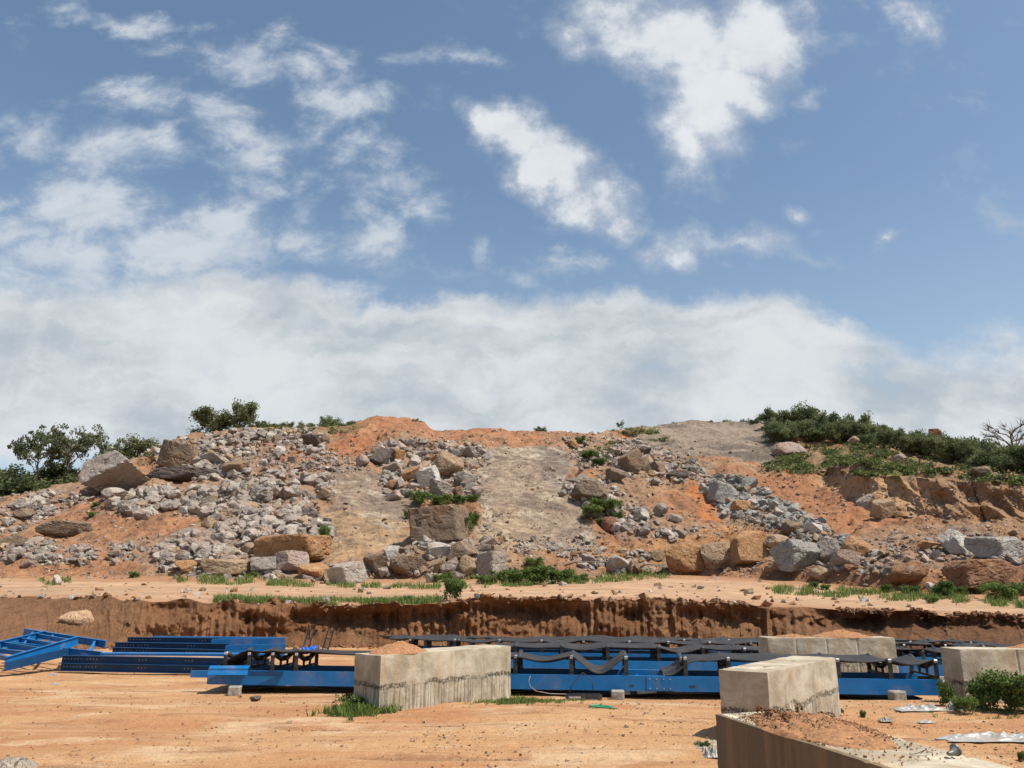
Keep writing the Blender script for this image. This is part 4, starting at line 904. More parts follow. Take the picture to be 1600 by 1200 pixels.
TR = [  # u, v base, v top, width px, kind, proto, Y (or None: on the visible slope), label, group
 (100, 778, 672, 100, 'savanna', 0, 92, 'tall open savanna tree with pale trunk on the far left', None),
 (52, 780, 686, 78, 'savanna', 1, 90, 'shorter open savanna tree left of the tall one', None),
 (162, 760, 690, 30, 'savanna', 2, 97, 'thin sparse sapling between the tall tree and the largest pale boulder', None),
 (15, 785, 738, 90, 'dense', 0, 96, None, 'far left'), (60, 785, 742, 80, 'bush', 1, 94, None, 'far left'), (100, 785, 735, 90, 'dense', 2, 98, None, 'far left'),
 (135, 775, 732, 80, 'bush', 0, 97, None, 'far left'), (165, 765, 715, 60, 'dense', 3, 98, None, 'far left'), (-30, 790, 735, 100, 'dense', 1, 96, None, 'far left'), (35, 788, 745, 70, 'bush', 2, 92, None, 'far left'),
 (-75, 795, 730, 90, 'dense', 2, 100, None, 'far left'), (125, 790, 742, 60, 'bush', 3, 93, None, 'far left'), (80, 792, 748, 60, 'bush', 0, 91, None, 'far left'),
 (218, 728, 690, 62, 'dense', 1, 94, 'leafy green tree behind the top of the largest pale boulder', None),
 (243, 745, 702, 40, 'bush', 2, 87, 'green bush wedged between the pale boulder and the dark brown block', None),
 (236, 756, 722, 34, 'bush', 3, 84, 'low green bush under the left end of the dark brown block', None),
 (330, 684, 645, 66, 'dense', 2, 97, 'wide dark tree on the skyline above the upper left heap', None),
 (380, 678, 629, 40, 'dense', 3, 97, 'tallest narrow tree on the left skyline, right of the wide dark tree', None),
 (402, 676, 658, 26, 'bush', 1, 96, 'small scrubby bush right of the tallest skyline tree', None),
 (450, 673, 659, 16, 'bush', 0, 93, None, 'skyline'), (475, 673, 660, 20, 'bush', 2, 93, None, 'skyline'), (515, 672, 652, 26, 'bush', 3, 92, None, 'skyline'), (540, 676, 658, 28, 'bush', 1, 91, None, 'skyline'), (430, 673, 662, 18, 'bush', 3, 93, None, 'skyline'),
 (630, 668, 657, 16, 'bush', 2, 92, None, 'mound'), (650, 666, 656, 16, 'bush', 0, 92, None, 'mound'), (560, 678, 664, 26, 'bush', 0, 90, None, 'mound'), (575, 682, 668, 24, 'bush', 1, 89, None, 'mound'),
 (845, 678, 667, 14, 'bush', 1, 94, 'tiny bush alone on the skyline above the bare central slab', None),
 (969, 680, 660, 12, 'savanna', 2, 100, 'thin wispy sapling on the skyline left of the bald dome', None),
 (980, 688, 672, 40, 'bush', 2, 100, None, 'dome'), (1005, 690, 670, 44, 'bush', 3, 102, None, 'dome'), (960, 688, 674, 24, 'bush', 0, 99, None, 'dome'), (1025, 698, 684, 36, 'bush', 1, 99, None, 'dome'),
 (1210, 678, 646, 44, 'dense', 0, 106, None, 'ridge'), (1240, 682, 640, 50, 'dense', 1, 106, None, 'ridge'), (1265, 686, 636, 44, 'dense', 3, 106, 'tallest tree on the right ridge, at the end nearest the bald dome', None),
 (1225, 694, 660, 50, 'bush', 1, 100, None, 'ridge'), (1258, 698, 662, 52, 'bush', 2, 99, None, 'ridge'), (1290, 692, 655, 50, 'dense', 2, 103, None, 'ridge'), (1318, 696, 656, 50, 'dense', 1, 102, None, 'ridge'),
 (1295, 702, 674, 50, 'bush', 0, 97, None, 'ridge'), (1350, 702, 656, 46, 'dense', 0, 98, None, 'ridge'), (1372, 706, 664, 50, 'dense', 3, 96, None, 'ridge'), (1335, 708, 680, 46, 'bush', 3, 94, None, 'ridge'),
 (1365, 714, 685, 50, 'bush', 1, 91, None, 'ridge'), (1398, 710, 670, 40, 'dense', 2, 93, None, 'ridge'), (1425, 716, 672, 44, 'dense', 1, 90, None, 'ridge'), (1445, 722, 676, 40, 'dense', 0, 88, None, 'ridge'), (1400, 720, 692, 44, 'bush', 2, 88, None, 'ridge'),
 (1435, 728, 696, 46, 'bush', 0, 85, None, 'ridge'), (1478, 728, 680, 46, 'dense', 3, 84, None, 'ridge'), (1512, 736, 687, 52, 'dense', 2, 80, 'dark rounded tree on the ridge above the brown cliff edge boulder', None), (1540, 740, 694, 44, 'dense', 1, 78, None, 'ridge'),
 (1470, 738, 702, 48, 'bush', 3, 79, None, 'ridge'), (1505, 744, 712, 44, 'bush', 1, 74, None, 'ridge'), (1560, 744, 706, 40, 'dense', 0, 74, None, 'ridge'), (1598, 756, 712, 52, 'dense', 3, 66, None, 'ridge'), (1630, 760, 715, 52, 'dense', 2, 66, None, 'ridge'),
 (1570, 752, 722, 46, 'bush', 2, 68, None, 'ridge'), (1545, 750, 724, 40, 'bush', 0, 66, None, 'ridge'), (1500, 748, 722, 44, 'bush', 2, 71, None, 'ridge'), (1525, 752, 724, 44, 'dense', 1, 68, None, 'ridge'), (1580, 758, 728, 50, 'bush', 3, 62, None, 'ridge'), (1610, 760, 726, 50, 'dense', 0, 61, None, 'ridge'),
 (1055, 668, 660, 10, 'bush', 0, 113, None, 'dome top'), (1082, 667, 658, 12, 'bush', 1, 113, None, 'dome top'), (1110, 665, 657, 9, 'bush', 2, 113, None, 'dome top'), (1136, 665, 656, 11, 'bush', 3, 113, None, 'dome top'), (1162, 665, 656, 9, 'bush', 0, 112, None, 'dome top'), (1178, 665, 654, 14, 'bush', 1, 111, None, 'dome top'),
 (1590, 752, 648, 84, 'bare', 0, 72, 'leafless grey tree on the far right skyline', None), (1497, 742, 700, 50, 'bare', 1, 70, 'leafless grey branching bush in front of the right ridge trees', None),
]
rT = np.random.RandomState(77)
for u in range(1205, 1625, 24):
    vb = float(np.interp(u, [1200, 1320, 1400, 1480, 1600], [690, 690, 699, 722, 738])); hh_ = float(np.interp(u, [1200, 1400, 1480, 1600], [22, 22, 34, 34]))
    for q in range(2):
        uu = u + rT.uniform(-8, 8); v_ = vb + rT.uniform(-4, 3); g = hit(uu, v_)
        TR.append((uu, v_, v_ - hh_ * rT.uniform(.7, 1.15), rT.uniform(28, 46), ('dense', 'bush')[rT.randint(2)], rT.randint(4), g.y, None, 'ridge'))
GL = {'far left': ('dark green bushy tree in the thicket under the far left savanna trees', 'thicket trees on the far left'), 'skyline': ('small green bush on the skyline left of the red soil mound', 'skyline bushes left of the mound'),
      'mound': ('low bush growing on the red soil mound at the top of the hill', 'bushes on the red mound'), 'dome': ('dark bush at the left end of the bald rock dome', 'bushes beside the bald dome'), 'dome top': ('tiny scrubby bush on the skyline along the top of the bald rock dome', 'scrub on top of the dome'), 'ridge': ('dark green tree in the dense belt along the right ridge', 'trees of the right ridge')}
for i, (u, v0, v1, wd, kd, pi_, Y, lab, grp) in enumerate(TR):
    if grp == 'ridge': v1 = v1 + rT.uniform(-12, 5); wd = wd * rT.uniform(.6, 1.05)
    b = P(u, v0, Y); k = Y / 1190.0
    b.z = min(b.z, terr_z(b.x, b.y) + .1) if terr_z(b.x, b.y) > b.z - 2.5 else b.z - 0.3
    ht = P(u, v1, Y).z - b.z; wdm = wd * k / (1.05 if kd != 'bare' else .9)
    if lab is None: lab, gname = GL[grp]
    else: gname = None
    put_tree({'savanna': 'savanna_tree', 'dense': 'tree', 'bush': 'bush', 'bare': 'bare_tree'}[kd], kd, pi_, b, ht / (.92 if kd != 'bare' else 1.0), wdm, lab.replace('bushy tree', 'bush') if (kd == 'bush' and grp == 'far left') else (lab.replace('dark green tree', 'dark green bush') if kd == 'bush' and grp == 'ridge' else lab),
             'tree' if kd in ('dense', 'savanna', 'bare') else 'bush', (gname + (' bushes' if kd == 'bush' else '')) if gname else None, rz=i * 1.7)
SH = [  # shrubs: u, v bottom, px height, px width, label, group
 (707, 938, 34, 26, 'round dark green bush growing on the bank edge beside the road', None), (700, 912, 16, 18, 'low bush on the far side of the road behind the round bush', None), (683, 912, 14, 16, 'small bush left of the low roadside bush', None),
 (790, 914, 22, 40, None, 'strip'), (815, 916, 26, 44, None, 'strip'), (845, 915, 28, 48, None, 'strip'), (875, 914, 24, 40, None, 'strip'), (836, 896, 20, 26, 'bush rising highest above the green roadside strip', None), (760, 914, 14, 30, None, 'strip'), (905, 912, 14, 30, None, 'strip'),
 (935, 802, 22, 34, None, 'rb'), (955, 806, 24, 34, None, 'rb'), (925, 815, 22, 30, None, 'rb'), (965, 818, 18, 20, None, 'rb'), (940, 828, 14, 16, None, 'rb'),
 (655, 795, 26, 28, None, 'ob'), (690, 792, 18, 30, None, 'ob'), (715, 790, 14, 24, None, 'ob'), (737, 786, 12, 20, None, 'ob'), (722, 838, 28, 30, 'bright green bush at the right side of the squared outcrop', None), (738, 824, 22, 20, 'green bush above the bright one beside the squared outcrop', None), (637, 812, 14, 12, 'tiny bush at the upper left corner of the squared outcrop', None),
 (506, 852, 30, 16, 'narrow green bush in the cleft above the rough orange outcrop', None), (922, 722, 16, 26, 'green bush in the upper right heap', None), (935, 732, 14, 20, 'small green bush below the one in the upper right heap', None), (908, 700, 16, 16, 'little bush near the top of the upper right heap', None),
 (1385, 928, 14, 14, None, 'rr'), (1415, 930, 14, 14, None, 'rr'), (1432, 930, 14, 16, None, 'rr'), (1475, 936, 26, 30, 'dark shrub beside the white rounded rock on the right roadside', None), (1500, 932, 16, 22, None, 'rr'), (1530, 930, 12, 22, None, 'rr'), (1568, 940, 28, 40, 'largest dark shrub at the right end of the roadside', None), (1596, 928, 16, 20, None, 'rr'), (1457, 945, 14, 18, 'small shrub at the road margin below the white rock', None), (1272, 922, 12, 14, None, 'rr'), (1290, 924, 10, 14, None, 'rr'),
 (209, 905, 10, 16, 'small green bush at the left foot of the slope', None), (150, 795, 8, 12, 'small bush on the orange soil of the left shoulder', None), (143, 810, 9, 14, 'small bush lower on the orange soil of the left shoulder', None),
 (636, 943, 12, 12, 'small upright weed in the grass on the bank edge', None), (395, 905, 10, 12, 'low weed at the foot of the left rocks', None),
]
SG = {'strip': ('green bush in the leafy strip along the far side of the road', 'bushes of the roadside strip'), 'rb': ('green bush among the boulders between the pointed brown and orange red boulders', 'bushes by the red boulder'),
      'ob': ('green bush on top of the squared outcrop', 'bushes on the squared outcrop'), 'rr': ('small green shrub along the roadside on the right', 'small roadside shrubs')}
for i, (u, vb, hp, wp, lab, grp) in enumerate(SH):
    g = hit(u, vb - 2) if vb > 0 else None
    if u == 707: g = P(707, 938, 26.6); g.z = terr_z(g.x, g.y)
    k = g.y / 1180.0; gl_ = SG[grp] if grp else None
    put_tree('shrub', 'shrub', i % 4, g - Vector((0, 0, .05)), hp * k / .95, wp * k / 1.1, gl_[0] if grp else lab, 'shrub', gl_[1] if grp else None, rz=i * 2.1)
# scrub on the green slope: bushes one can tell apart only as a mass
def tufts(name, pts, hts, per, label, cat, mat, wid=.16, seed=1, leaf=False):
    r = np.random.RandomState(seed); Vs, cs = [], []
    for (p, h_) in zip(pts, hts):
        for _ in range(per):
            a = r.uniform(0, 6.28); d = np.array([math.cos(a), math.sin(a), 0]); lean = r.uniform(.1, .7) * h_; hh = h_ * r.uniform(.5, 1.1); q = np.array(p) + np.array([*r.uniform(-1, 1, 2) * h_ * .5, 0]); s = np.array([-d[1], d[0], 0]) * h_ * wid * .5
            Vs += [q - s, q + s, q + d * lean * .6 + np.array([0, 0, hh * .7]) + s * .7, q + d * lean + np.array([0, 0, hh])]
            cs += [r.uniform(.1, .9)] * 4
    V = np.array(Vs); Fc = np.arange(len(V)).reshape(-1, 4)
    return tag(link(name, np_mesh(name, V, Fc, mat, False, np.array(cs)[:, None] * np.ones(3))), label, cat, kind='stuff')
def scatter(polys, cnt, seed, f=hit, thr=-.1):
    r = np.random.RandomState(seed); out = []
    for poly, c in zip(polys, cnt):
        for (u, v) in sample_poly(poly, c, r):
            if fbm(np.array([u * .05]), np.array([v * .12]), 2.0, 2)[0] > thr: out.append(f(u, v))
    return out
gp = scatter([[(270, 898), (330, 895), (420, 905), (560, 914), (690, 916), (690, 922), (400, 916), (280, 912)], [(690, 905), (900, 898), (1040, 896), (1050, 904), (900, 914), (700, 922)],
    [(1190, 917), (1330, 922), (1480, 930), (1640, 936), (1640, 955), (1480, 942), (1400, 940), (1200, 928)], [(60, 906), (110, 904), (110, 914), (70, 916)]], [1500, 1700, 1500, 120], 3)
tufts('verge_grass', gp, np.random.RandomState(4).uniform(.10, .30, len(gp)), 5, 'green grass and weeds along both sides of the dirt road', 'grass', M_GRASS, .14)
gb = []
rr_ = np.random.RandomState(9)
for _ in range(2600):
    u = rr_.uniform(335, 690); t, _m = pix_dir(u, 942); y0 = float(np.interp(t, T_TAB, TB['top'][0])); Y = y0 + .05 + abs(rr_.randn()) * 1.3
    if fbm(np.array([u * .02]), np.array([Y]), 2.0, 2)[0] < -.2: continue
    gb.append((t * Y, Y, terr_z(t * Y, Y) - .02))
tufts('bank_edge_grass', gb, rr_.uniform(.08, .24, len(gb)), 5, 'ragged grass growing along the top edge of the cut bank', 'grass', M_GRASS, .12, 2)
gs = scatter([[(1200, 705), (1320, 692), (1430, 712), (1600, 748), (1600, 760), (1480, 748), (1300, 742), (1190, 740)], [(400, 664), (550, 660), (560, 680), (420, 676)], [(880, 690), (960, 688), (960, 725), (900, 725)]], [1000, 160, 60], 5, thr=.0)
rs2 = np.random.RandomState(6); cs = []; sz = []; sh = []
for p in gs:
    R_ = rs2.uniform(.2, .6) * (1 + (rs2.rand() < .12)); k = 26; d = rs2.randn(k, 3); d /= np.linalg.norm(d, axis=1)[:, None]; d[:, 2] = np.abs(d[:, 2]) * .7
    cs.append(np.array(p) + d * R_ * rs2.rand(k, 1) ** .4); sz.append(rs2.uniform(.12, .28, k)); sh.append(np.clip(rs2.uniform(.1, .9) + rs2.uniform(-.2, .2, k), 0, 1))
V, Fc, cl = leaf_quads(np.concatenate(cs), np.concatenate(sz), rs2, np.concatenate(sh))
tag(link('undergrowth', np_mesh('undergrowth', V, Fc, M_SCRUB, False, cl)), 'patchy green undergrowth covering the right slope and crest', 'undergrowth', kind='stuff')

# ------------------------------------------------------------------ concrete walls
def concrete_wall(p0, p1, width, z0, z1, joints, label, seed, slots=()):
    """long face runs p0 -> p1 on the side towards the camera; joints are distances along it"""
    p0 = Vector((*p0, 0)); p1 = Vector((*p1, 0)); d = (p1 - p0); L = d.length; d.normalize(); nb = Vector((-d.y, d.x, 0))
    if nb.y < 0 and abs(nb.y) > .3: nb = -nb
    st = .03; bm = bmesh.new()
    nx, ny, nz = max(2, int(L / st)), max(2, int(width / st)), max(2, int((z1 - z0) / st))
    def face(o, a, b, na, nb_, flip):
        g = [[bm.verts.new(Vector(o) + Vector(a) * i / na + Vector(b) * j / nb_) for j in range(nb_ + 1)] for i in range(na + 1)]
        for i in range(na):
            for j in range(nb_):
                q = (g[i][j], g[i + 1][j], g[i + 1][j + 1], g[i][j + 1]); bm.faces.new(q if not flip else q[::-1])
    hh = z1 - z0
    face((0, 0, 0), (L, 0, 0), (0, 0, hh), nx, nz, False); face((0, width, 0), (L, 0, 0), (0, 0, hh), nx, nz, True)
    face((0, 0, 0), (0, width, 0), (0, 0, hh), ny, nz, True); face((L, 0, 0), (0, width, 0), (0, 0, hh), ny, nz, False)
    face((0, 0, hh), (L, 0, 0), (0, width, 0), nx, ny, False); face((0, 0, 0), (L, 0, 0), (0, width, 0), nx, ny, True)
    bmesh.ops.remove_doubles(bm, verts=bm.verts, dist=.002); bm.normal_update()
    vs = list(bm.verts); co = np.array([v.co[:] for v in vs]); no = np.array([v.normal[:] for v in vs])
    a = fbm(co[:, 0] * 3 + seed, co[:, 1] * 3, co[:, 2] * 3, 3); b = fbm(co[:, 0] * 18 + seed, co[:, 1] * 18, co[:, 2] * 18, 3)
    off = .010 * a + .003 * b
    e = (np.abs(no).max(1) < .95); off = off - e * (.001 + .012 * np.clip(b, 0, 1))
    for jx in joints: off = off - .014 * np.exp(-((co[:, 0] - jx + .006 * b) / .016) ** 2)
    for (sx, sy, sl) in slots: off = off - .03 * ((np.abs(co[:, 0] - sx) < sl) & (np.abs(co[:, 1] - sy) < .035) & (co[:, 2] > hh - .01))
    co = co + no * off[:, None]
    for v, c in zip(vs, co): v.co = c
    me = bpy.data.meshes.new('concrete_wall'); bm.to_mesh(me); bm.free(); me.materials.append(M_CONC)
    o = link('concrete_wall', me); M = Matrix((( d.x, nb.x, 0, p0.x), (d.y, nb.y, 0, p0.y), (0, 0, 1, z0), (0, 0, 0, 1))); o.matrix_world = M
    return tag(o, label, 'concrete wall', None, 'thing')
W1 = ((-1.90, 11.80), (-0.02, 13.86)); W2 = ((2.95, 9.45), (4.57, 11.5)); W3 = ((4.98, 15.75), (7.48, 15.8)); W4 = ((7.03, 12.75), (10.6, 12.85)); W5 = ((2.13, 3.95), (1.56, 6.37))
concrete_wall(*W1, .62, -.25, .78, (.78, 1.48, 2.12), 'stained concrete wall block left of the centre with weeds at its near corner', 1)
concrete_wall(*W2, .60, -.25, .78, (.55, 1.25, 1.9), 'pale concrete wall block in front of the blue conveyors right of the centre', 2, slots=((.55, .3, .22), (1.5, .32, .3)))
concrete_wall(*W3, .60, -.3, .80, (.55, 1.15, 1.75), 'concrete wall block standing farthest back against the bank', 3)
concrete_wall(*W4, .55, -.3, .80, (.9, 1.9, 2.8), 'concrete wall block at the right edge behind the leafy bush', 4)
# nearest block: long side faces left
def wall5():
    p_far = Vector((1.56, 6.37, 0)); p_near = Vector((2.12, 4.0, 0)); d = (p_far - p_near).normalized(); side = Vector((d.y, -d.x, 0)); L = (p_far - p_near).length
    o = concrete_wall((0, 0), (L, 0), .68, -.25, .78, (.9, 1.75), 'nearest concrete wall block at the bottom right, topped with spilled soil', 5)
    o.data.materials[0] = mat_concrete(True)  # this block gets the concrete with a side darkened as shade
    # long face (local y = 0) faces left, width runs right: mirror-free placement by running from far to near
    o.matrix_world = Matrix(((-d.x, side.x * 1, 0, p_far.x), (-d.y, side.y, 0, p_far.y), (0, 0, 1, -.25), (0, 0, 0, 1)))
    return -d, side, p_far
d5, s5, f5 = wall5()
# fix orientation handedness of the nearest block
for o in [x for x in C.objects if x.name.startswith('concrete_wall')]:
    if o.matrix_world.determinant() < 0:
        o.data.flip_normals()
def heap(name, ctr, rx, ry, h, rz, label, seed, mat=None, base_z=None, shape=1.0):
    nu, nr = 72, 22; V = []; Fc = []
    th = np.linspace(0, 2 * math.pi, nu, endpoint=False); r = np.random.RandomState(seed)
    edge_ = 1 + .16 * fbm(np.cos(th) * 1.5 + seed, np.sin(th) * 1.5, 1., 3)
    rr = np.linspace(0, 1, nr)
    Rm, Tm = np.meshgrid(rr, th, indexing='ij'); X = Rm * np.cos(Tm) * rx * edge_[None, :]; Yy = Rm * np.sin(Tm) * ry * edge_[None, :]
    Z = h * (1 - Rm ** 1.3) ** shape + (.10 * h + .006) * fbm(X * 9 + seed, Yy * 9, 0., 4) * (Rm < .98) + .018 * fbm(X * 30, Yy * 30, 0., 2) * (Rm < .98)
    Z[-1] = -.01
    V = np.stack([X, Yy, Z], -1).reshape(-1, 3); i = np.arange(nr * nu).reshape(nr, nu); j = np.roll(i, -1, 1)
    Fc = np.stack([i[:-1], i[1:], j[1:], j[:-1]], -1).reshape(-1, 4)
    o = link(name, np_mesh(name, V, Fc, mat or M_HEAP, True), None, ctr); o.rotation_euler = (0, 0, rz)
    return tag(o, label, 'soil heap')
heap('soil_heap', (-1.72, 12.42, .785), .52, .29, .15, R(47), 'small cone of orange soil on the left end of the stained concrete wall', 1)
heap('soil_heap', (6.55, 16.05, .805), .62, .28, .13, 0, 'low mound of soil on the right end of the farthest concrete wall', 2)
heap('soil_heap', (5.6, 16.05, .805), .35, .2, .05, 0, 'thin spill of soil on the left part of the farthest concrete wall', 3)
heap('soil_heap', (9.1, 13.1, .805), 1.1, .26, .13, 0, 'long low ridge of soil on the concrete wall at the right edge', 4)
c5 = f5 + d5 * .78 + s5 * .36
heap('soil_heap', (c5.x, c5.y, .785), .70, .36, .085, math.atan2(d5.y, d5.x), 'crumbly brown soil spilled over the top of the nearest concrete wall', 5)
VV, FF, CCl = [], [], []; base = 0; r5 = np.random.RandomState(33)
for _ in range(2600):
    a = abs(r5.randn()) * .55 + .05 * r5.rand(); a = r5.uniform(0.02, 1.9) if r5.rand() < .35 else .2 + r5.rand() * 1.1; b_ = r5.uniform(.03, .62)
    if a > 1.5 and r5.rand() < .7: continue
    q = f5 + d5 * a + s5 * b_; e2 = ((a - .78) / .70) ** 2 + ((b_ - .36) / .36) ** 2; z = .785 + (.085 * (1 - e2 ** .65) if e2 < 1 else 0)
    s = .004 + .009 * r5.rand() ** 3; add_rub((q.x, q.y, z + s * .3), s * 1.3, ((.42, .22, .11), (.55, .36, .2), (.28, .14, .07), (.5, .3, .17))[r5.randint(4)], r5, True)
for (a, b_, s) in ((.40, .30, .07), (.50, .42, .05), (.62, .55, .08), (.35, .5, .05), (.7, .18, .05), (.66, .50, .05), (.25, .22, .04), (.45, .2, .045)):
    for _ in range(22):
        q = f5 + d5 * (a + r5.randn() * s * .5) + s5 * (b_ + r5.randn() * s * .4); add_rub((q.x, q.y, .83 + abs(r5.randn()) * .018), r5.uniform(.008, .026), (.22, .105, .055), r5, True)
tag(link('soil_crumbs', np_mesh('soil_crumbs', np.concatenate(VV), np.concatenate(FF), M_RUB, False, np.concatenate(CCl))), 'soil crumbs and dark clods scattered on the nearest concrete wall', 'soil crumbs', kind='stuff')
# fitting lying on the nearest wall
q = PZ(1488, 1183, .785); e = empty('pipe_cup', q, .4); tag(e, 'small dark metal cup fitting lying on the nearest concrete wall', 'metal fitting')
MB().tube([(-.03, 0, .02), (0, 0, .022), (.02, 0, .03), (.032, 0, .035)], .011, 14, .030).build('cup', M_FIT, e)
MB().tube([(.030, 0, .034), (.040, 0, .037)], .034, 16).build('rim', M_FIT, e)
q = PZ(1422, 1180, .785); e = MB().tube([(0, 0, .004), (.05, .02, .006), (.09, -.01, .03), (.12, .02, .012)], .0022, 5).tube([(.07, .02, .004), (.10, .0, .035), (.09, -.03, .01)], .002, 5).build('wire_scrap', M_STEEL, None, False, q); tag(e, 'twisted scrap of thin wire on the nearest concrete wall', 'wire')

# ------------------------------------------------------------------ conveyors
def channel(mb, L, h, wd, t=.012, flip=1, M=None):   # C section lying along x, web towards -y when flip = 1
    y0 = 0
    if flip > 0: prof = [(0, 0), (wd, 0), (wd, t), (t, t), (t, h - t), (wd, h - t), (wd, h), (0, h)]
    else: prof = [(0, 0), (wd, 0), (wd, h), (0, h), (0, h - t), (wd - t, h - t), (wd - t, t), (0, t)]
    mb.prism(prof, 0, L, M)
def conveyor(pL, pR, hgt, width, idl, sags, label, seed, pedge=.30, lower=True, splice=None, gap=None, belt_ranges=None):
    """pL, pR: top edge ends of the near stringer in world space"""
    d = (pR - pL); L = d.length; ang = math.atan2(d.y, d.x); tilt = -math.asin(d.z / L)
    e = empty('belt_conveyor', pL); e.rotation_euler = (0, tilt, ang)
    tag(e, label, 'conveyor')
    r = np.random.RandomState(seed)
    for k in (0, 1):
        mb = MB(); channel(mb, L, hgt, .08, .01, 1, Matrix.Translation((0, k * (width - .08), -hgt)) if k == 0 else Matrix.Translation((0, width - .08, -hgt)))
        s = mb.build('stringer', M_BLUE, e)
        if splice and k == 0:
            for sx in splice:
                p = MB().box((sx, -.012, -hgt + .012), (sx + .46, -.001, -.012)).build('splice_plate', M_BLUE, s)
                bm_ = MB()
                for bx in (.05, .17, .29, .40):
                    for bz in (-hgt + .045, -.045): bm_.tube([(sx + bx, -.011, bz), (sx + bx, -.022, bz)], .010, 8)
                bm_.build('bolts', M_GALV, p)
            sl = MB()
            for sx in splice: sl.box((sx - .30, -.003, -hgt * .72), (sx - .22, .002, -hgt * .58)); sl.box((sx + .72, -.003, -hgt * .72), (sx + .82, .002, -hgt * .58))
            sl.build('slot', M_STEEL, s)
    # cross members
    for cx in np.arange(.6, L, 2.4): MB().box((cx, .085, -hgt * .75), (cx + .07, width - .085, -hgt * .35)).build('cross_member', M_BLUE, e)
    for x in idl:
        if not (0 <= x <= L): continue
        idr = MB(); up = pedge
        for yy in (.02, width - .06):
            idr.box((x - .035, yy, .002), (x + .035, yy + .008, up)); idr.box((x - .045, yy - .01, .002), (x + .045, yy + .055, .010))
        idr.box((x - .03, .02, .03), (x + .03, width - .02, .06)); c1, c2 = width * .36, width * .64
        idr.box((x - .02, c1 - .01, .05), (x + .02, c1 + .01, up * .55)); idr.box((x - .02, c2 - .01, .05), (x + .02, c2 + .01, up * .55))
        f = idr.build('idler', M_STEEL, e)
        MB().tube([(x, c1, up * .58), (x, c2, up * .58)], .045, 12).build('roller', M_STEEL, f, True)
        MB().tube([(x, .05, up * .98), (x, c1 - .02, up * .62)], .045, 12).build('roller', M_STEEL, f, True)
        MB().tube([(x, c2 + .02, up * .62), (x, width - .05, up * .98)], .045, 12).build('roller', M_STEEL, f, True)
        MB().box((x - .03, .0, up - .035), (x + .03, .05, up + .018), None, .008).build('end_cap', M_GALV if seed % 2 or r.rand() < .4 else M_STEEL, f)
    # belt: rests on the idlers and sags between them
    xs_ = sorted([x for x in idl if 0 <= x <= L])
    for b0, b1 in (belt_ranges or [(0, L)]):
     xs_ = sorted([x for x in idl if b0 < x < b1])
     X = np.arange(b0, b1, .05); Z = np.zeros_like(X)
     kx = [b0] + xs_ + [b1]
     for i, x in enumerate(X):
         j = int(np.searchsorted(kx, x)) - 1; j = max(0, min(j, len(kx) - 2)); a, b = kx[j], kx[j + 1]; f = (x - a) / max(b - a, .01)
         sg = sags[sum(1 for q_ in idl if q_ < x) % len(sags)]; Z[i] = pedge + .015 - sg * math.sin(math.pi * f) ** 1.5
         if belt_ranges and x < b0 + .7: Z[i] -= (pedge) * (1 - sstep(x, b0, b0 + .7)) ** 1.2
     K = 9; yy = np.linspace(.0, width, K); tr = -.04 * np.cos(np.linspace(-1, 1, K) * math.pi / 2) ** .8
     XX, YYb = np.meshgrid(X, yy, indexing='ij'); ZZ = Z[:, None] + tr[None, :] + .02 * fbm(XX * 1.1 + seed, YYb * 2, 0., 2) + .05 * fbm(XX * .5 + seed, YYb * 0 + (YYb > width / 2) * 7, 0., 2)
     top = np.stack([XX, YYb, ZZ], -1); bot = top - np.array([0, 0, .014]); V = np.concatenate([top.reshape(-1, 3), bot.reshape(-1, 3)]); nX = len(X); i = np.arange(nX * K).reshape(nX, K)
     F1 = np.stack([i[:-1, :-1], i[1:, :-1], i[1:, 1:], i[:-1, 1:]], -1).reshape(-1, 4); o_ = nX * K; F2 = F1[:, ::-1] + o_
     s1 = np.stack([i[:-1, 0], i[:-1, 0] + o_, i[1:, 0] + o_, i[1:, 0]], -1); s2 = np.stack([i[:-1, -1], i[1:, -1], i[1:, -1] + o_, i[:-1, -1] + o_], -1)
     s3 = np.stack([i[0, :-1], i[0, 1:], i[0, 1:] + o_, i[0, :-1] + o_], -1); s4 = np.stack([i[-1, :-1], i[-1, :-1] + o_, i[-1, 1:] + o_, i[-1, 1:]], -1)
     link('belt', np_mesh('belt', V, np.concatenate([F1, F2, s1, s2, s3, s4]), M_BELT, False), e)
    if lower:
        X = np.arange(.4, L - .3, .06); Z = -hgt + .02 - .10 * np.abs(np.sin(X * 1.35 + seed)) ; top = np.stack([np.stack([X, X * 0 + y, Z], -1) for y in (.12, width * .5, width - .12)], 1)
        V = np.concatenate([top.reshape(-1, 3), (top - [0, 0, .012]).reshape(-1, 3)]); K = 3; i = np.arange(len(X) * 3).reshape(-1, 3); o_ = len(X) * 3
        F1 = np.stack([i[:-1, :-1], i[1:, :-1], i[1:, 1:], i[:-1, 1:]], -1).reshape(-1, 4); s1 = np.stack([i[:-1, 0], i[:-1, 0] + o_, i[1:, 0] + o_, i[1:, 0]], -1)
        link('return_belt', np_mesh('return_belt', V, np.concatenate([F1, F1[:, ::-1] + o_, s1]), M_BELT, True), e)
    return e, L
def xs_for(pL, pR, us):                           # distances along a conveyor at which given picture columns fall
    out = []
    for u in us:
        lo, hi = 0.0, 1.0
        for _ in range(30):
            m = (lo + hi) / 2; q = pL.lerp(pR, m); uu, _v = proj(q.x, q.y, q.z)
            if uu < u: lo = m
            else: hi = m
        out.append(lo * (pR - pL).length)
    return out
